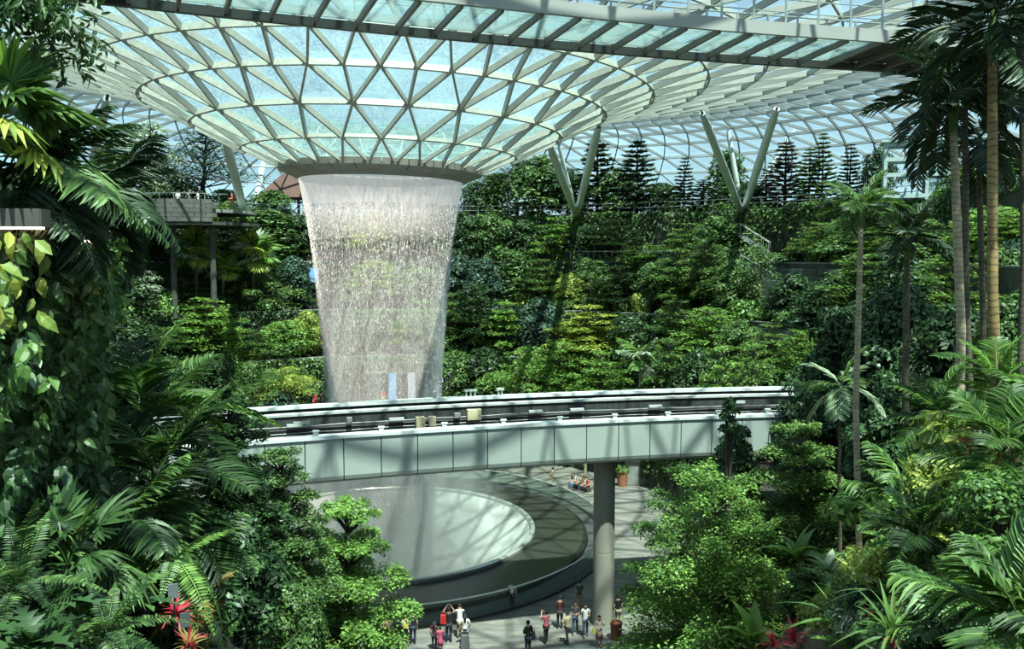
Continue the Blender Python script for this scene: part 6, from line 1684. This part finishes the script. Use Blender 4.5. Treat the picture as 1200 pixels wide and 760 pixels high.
P3 = spot(526, 752); person('tall person in black with raised arms taking a picture at the balustrade', P3, 0.0, 1.80, 'cloth_black', 'cloth_navy', ('high', 'high'), skin='skin_tan')
bag('backpack', 'red backpack on the tall person in black with raised arms', P3 + Vector((-0.26, -0.17, 1.02)), (0.32, 0.18, 0.50), 'cloth_red')
person('person in white T-shirt and khaki trousers leaning over the balustrade', spot(539, 747), 0.1, 1.70, 'cloth_white', 'cloth_khaki', ('lean', 'lean'), 'lean')
P5 = spot(545, 756); person('woman with long dark hair in white top and black skirt by a dark suitcase', P5, 0.0, 1.62, 'cloth_white', 'cloth_black', ('hip', 'hip'), skirt='cloth_black', long_hair=True)
bag('suitcase', 'dark suitcase standing behind the woman with long dark hair', P5 + Vector((0.02, -0.38, 0.02)), (0.46, 0.26, 0.72), 'cloth_grey', 'luggage')
p6 = spot(614, 722); r6 = Vector((p6.x - AX.x, p6.y - AX.y, 0)).normalized() * 15.42
person('girl in white top with arms spread on the balustrade handrail', (AX.x + r6.x, AX.y + r6.y, 0.15), PI - 0.5, 1.42, 'cloth_white', 'cloth_black', ('rail', 'rail'), long_hair=True)
P7 = spot(619, 768); person('man in black jacket with a shoulder bag at the bottom edge below the girl', P7, 0.6, 1.76, 'cloth_black', 'cloth_navy', ('hold', 'down'), sleeves='long')
bag('shoulder_bag', 'black shoulder bag on the man in black jacket', P7 + Vector((0.26, 0.0, 0.85)), (0.2, 0.34, 0.36), 'cloth_black')
person('person in coral pink shirt and black trousers holding a phone to the face', spot(640, 753), 0.5, 1.66, 'cloth_pink', 'cloth_black', ('phone', 'phone'), stride=0.12)
person('person in dark maroon top and black trousers facing the pool', spot(656, 736), 0.1, 1.74, 'cloth_maroon', 'cloth_black', ('hold', 'hold'), sleeves='long')
P10 = spot(665, 754); person('person in beige vest with white and black trousers beside the coral pink shirt', P10, 0.9, 1.66, 'cloth_beige', 'cloth_grey', ('hold', 'hold'), stride=0.1)
person('man in grey T-shirt and jeans walking towards the viewer', spot(674, 742), PI - 0.1, 1.70, 'cloth_grey', 'cloth_jeans', ('hold', 'hold'), skin='skin_tan', stride=0.16)
P12 = spot(686, 745); person('man in white shirt and blue jeans with a strap across the chest', P12, PI, 1.70, 'cloth_white', 'cloth_jeans', ('hold', 'down'), skin='skin_tan', stride=0.14)
person('person in teal shirt seen from behind at the balustrade by the pier', spot(679, 716), 0.5, 1.72, 'cloth_teal', 'cloth_khaki', ('hold', 'hold'))
P14 = spot(702, 758); person('woman in cream blouse and rose skirt in front of the pier', P14, PI + 0.1, 1.62, 'cloth_cream', 'cloth_rose', ('phone', 'hold'), skirt='cloth_rose', long_hair=True, sleeves='long')
bag('shoulder_bag', 'bright yellow bag at the hip of the woman in cream blouse', P14 + Vector((-0.26, -0.02, 0.72)), (0.16, 0.24, 0.30), 'cloth_yellow')
person('person in black half hidden behind the guideway pier', spot(724, 734), 0.2, 1.74, 'cloth_black', 'cloth_khaki', ('down', 'down'))
person('person in dusty pink standing behind the bright pool tree', spot(454, 757), 0.2, 1.55, 'cloth_rose', 'cloth_peach', ('down', 'hold'))
# far side of the plaza
bn = thing('bench', 'long curved stone bench under the guideway on the far side of the plaza', 'bench', (AX.x, AX.y, 0))
a_ = [math.atan2(spot(px, 575).y - AX.y, spot(px, 575).x - AX.x) for px in (652, 698)]
m = MB(); m.lathe([(18.4, 0.36), (18.4, 0.45), (19.05, 0.45), (19.05, 0.36)], 20, (AX.x, AX.y), min(a_), max(a_), True); m.build('seat', MAT['concrete'], bn)
m = MB(); m.lathe([(18.5, 0.0), (18.5, 0.36), (18.95, 0.36), (18.95, 0.0)], 20, (AX.x, AX.y), min(a_), max(a_), True); m.build('base', MAT['concrete_dark'], bn)
SEAT = [(656, 'cloth_grey', 'cloth_jeans', 'person in grey top seated first on the curved bench'), (662, 'cloth_white', 'cloth_blue', 'person in white top and blue trousers seated second on the curved bench'), (669, 'cloth_white', 'cloth_black', 'person in white top and black trousers seated third on the curved bench'),
        (675, 'cloth_cream', 'cloth_black', 'person in cream top seated fourth on the curved bench'), (682, 'cloth_peach', 'cloth_jeans', 'person in peach top seated fifth on the curved bench'), (688, 'cloth_white', 'cloth_navy', 'person in white top seated beside the one in red'), (695, 'cloth_red', 'cloth_black', 'person in bright red top seated last on the curved bench')]
for i, (px, tp, lg, lab) in enumerate(SEAT):
    u = (px - 652) / (698 - 652); a = a_[0] + (a_[1] - a_[0]) * u
    f = a + PI / 2
    person(lab, (AX.x + 18.7 * math.cos(a), AX.y + 18.7 * math.sin(a), 0), f, 1.66, tp, lg, ('lap', 'lap' if i % 2 else 'hold'), 'sit')
person('person in peach red top standing at the end of the curved bench', spot(648, 570), 1.2, 1.66, 'cloth_peach', 'cloth_cream', ('hold', 'down'))
person('person in black standing by the grey kiosk', spot(742, 566), 2.2, 1.70, 'cloth_black', 'cloth_black', ('hold', 'down'))
# behind the waterfall, on the lowest terrace, and on the lookout
for px, tp, lg, lab in ((367, 'cloth_red', 'cloth_red', 'person in red in front of the shop front beside the falling water'), (374, 'cloth_black', 'cloth_black', 'person in black next to the person in red by the shop front'), (388, 'cloth_white', 'cloth_white', 'person in white behind the edge of the falling water'), (448, 'cloth_red', 'cloth_white', 'person in red top seen through the falling water')):
    p = terrace_point(px, 0, 0.9); p.z = 4.72; person(lab, p, PI if px != 374 else 1.0, 1.68, tp, lg, ('hold', 'down'))
for i, (dx, dy, tp, lab) in enumerate(((-3.4, -3.4, 'cloth_white', 'person in white shirt at the railing of the stone lookout'), (0.2, -4.6, 'cloth_white', 'first of three people in white shirts on the lookout'), (1.1, -4.5, 'cloth_navy', 'person in navy between two white shirts on the lookout'), (2.0, -4.3, 'cloth_white', 'person in white shirt at the far end of the lookout'), (4.6, -2.4, 'cloth_red', 'person in red shirt on the lookout under the feathery tree'))):
    person(lab, (LOOK_C.x + dx, LOOK_C.y + dy, LOOK_C.z + 1.2), 0.5 * i, 1.68, tp, 'cloth_navy', ('hold', 'down'))
lkf = MB(); lkf.lathe([(0.01, LOOK_C.z + 0.9), (5.98, LOOK_C.z + 0.9), (5.98, LOOK_C.z + 1.2), (0.01, LOOK_C.z + 1.2)], 40, (LOOK_C.x, LOOK_C.y)); lkf.build('deck', MAT['concrete'], lk)

# ---- small furniture of the plaza
def planter(label, p, r, h, leaf, seed):
    t_ = thing('planter', label, 'planter', p); p = Vector(p)
    m = MB(); m.lathe([(0.01, p.z), (r * 0.9, p.z), (r, p.z + h), (r * 0.88, p.z + h), (r * 0.85, p.z + h - 0.08), (0.01, p.z + h - 0.1)], 20, (p.x, p.y)); auto_smooth(m.build('pot', MAT['terracotta'], t_))
    m = MB(); m.lathe([(r * 0.99, p.z + h - 0.09), (r * 1.05, p.z + h - 0.09), (r * 1.05, p.z + h + 0.03), (r * 0.99, p.z + h + 0.03)], 20, (p.x, p.y), 0, 2 * PI, True); m.build('rim', MAT['terracotta'], t_)
    if leaf:
        b = shrubby(seed, r * 1.3, 260, 0.28, 0.12); o = link('foliage', b.foliage('planter_foliage', leaf), t_, (0, 0, h - 0.15)); o['kind'] = 'stuff'
planter('tall terracotta planter with a green plant beyond the pier', spot(729, 569), 0.45, 1.3, 'leaf_light', 700)
planter('terracotta litter bin standing against the foot of the pier', spot(722, 748), 0.30, 0.85, None, 0)
ks = thing('kiosk', 'small grey panelled kiosk block on the far plaza beyond the pier', 'kiosk', spot(756, 566)); b = spot(756, 566)
for i in range(3):
    m = MB(); m.box(b + Vector((-1.1 + 1.1 * i, 0, 1.05)), (1.06, 1.4, 2.0)); m.build('panel', MAT['concrete'], ks)
m = MB(); m.box(b + Vector((0, 0, 2.12)), (3.5, 1.7, 0.14)); m.build('roof', MAT['shop_dark'], ks)
m = MB(); m.box(b + Vector((-0.2, -0.75, 1.2)), (0.7, 0.06, 1.2)); o = m.build('door', MAT['shop_dark'], ks)
m = MB(); m.box(b + Vector((0.05, -0.81, 1.15)), (0.05, 0.06, 0.2)); link('handle', m.mesh('handle', MAT['steel_bright'], ks.location), o)
ps = thing('post', 'slim tan wooden post behind the curved bench', 'post', spot(687, 566)); b = spot(687, 566)
m = MB(); m.box(b + Vector((0, 0.9, 1.1)), (0.22, 0.22, 2.2)); m.build('shaft', MAT['box_tan'], ps)
m = MB(); m.box(b + Vector((0, 0.9, 2.24)), (0.28, 0.28, 0.08)); m.build('cap', MAT['box_tan'], ps)
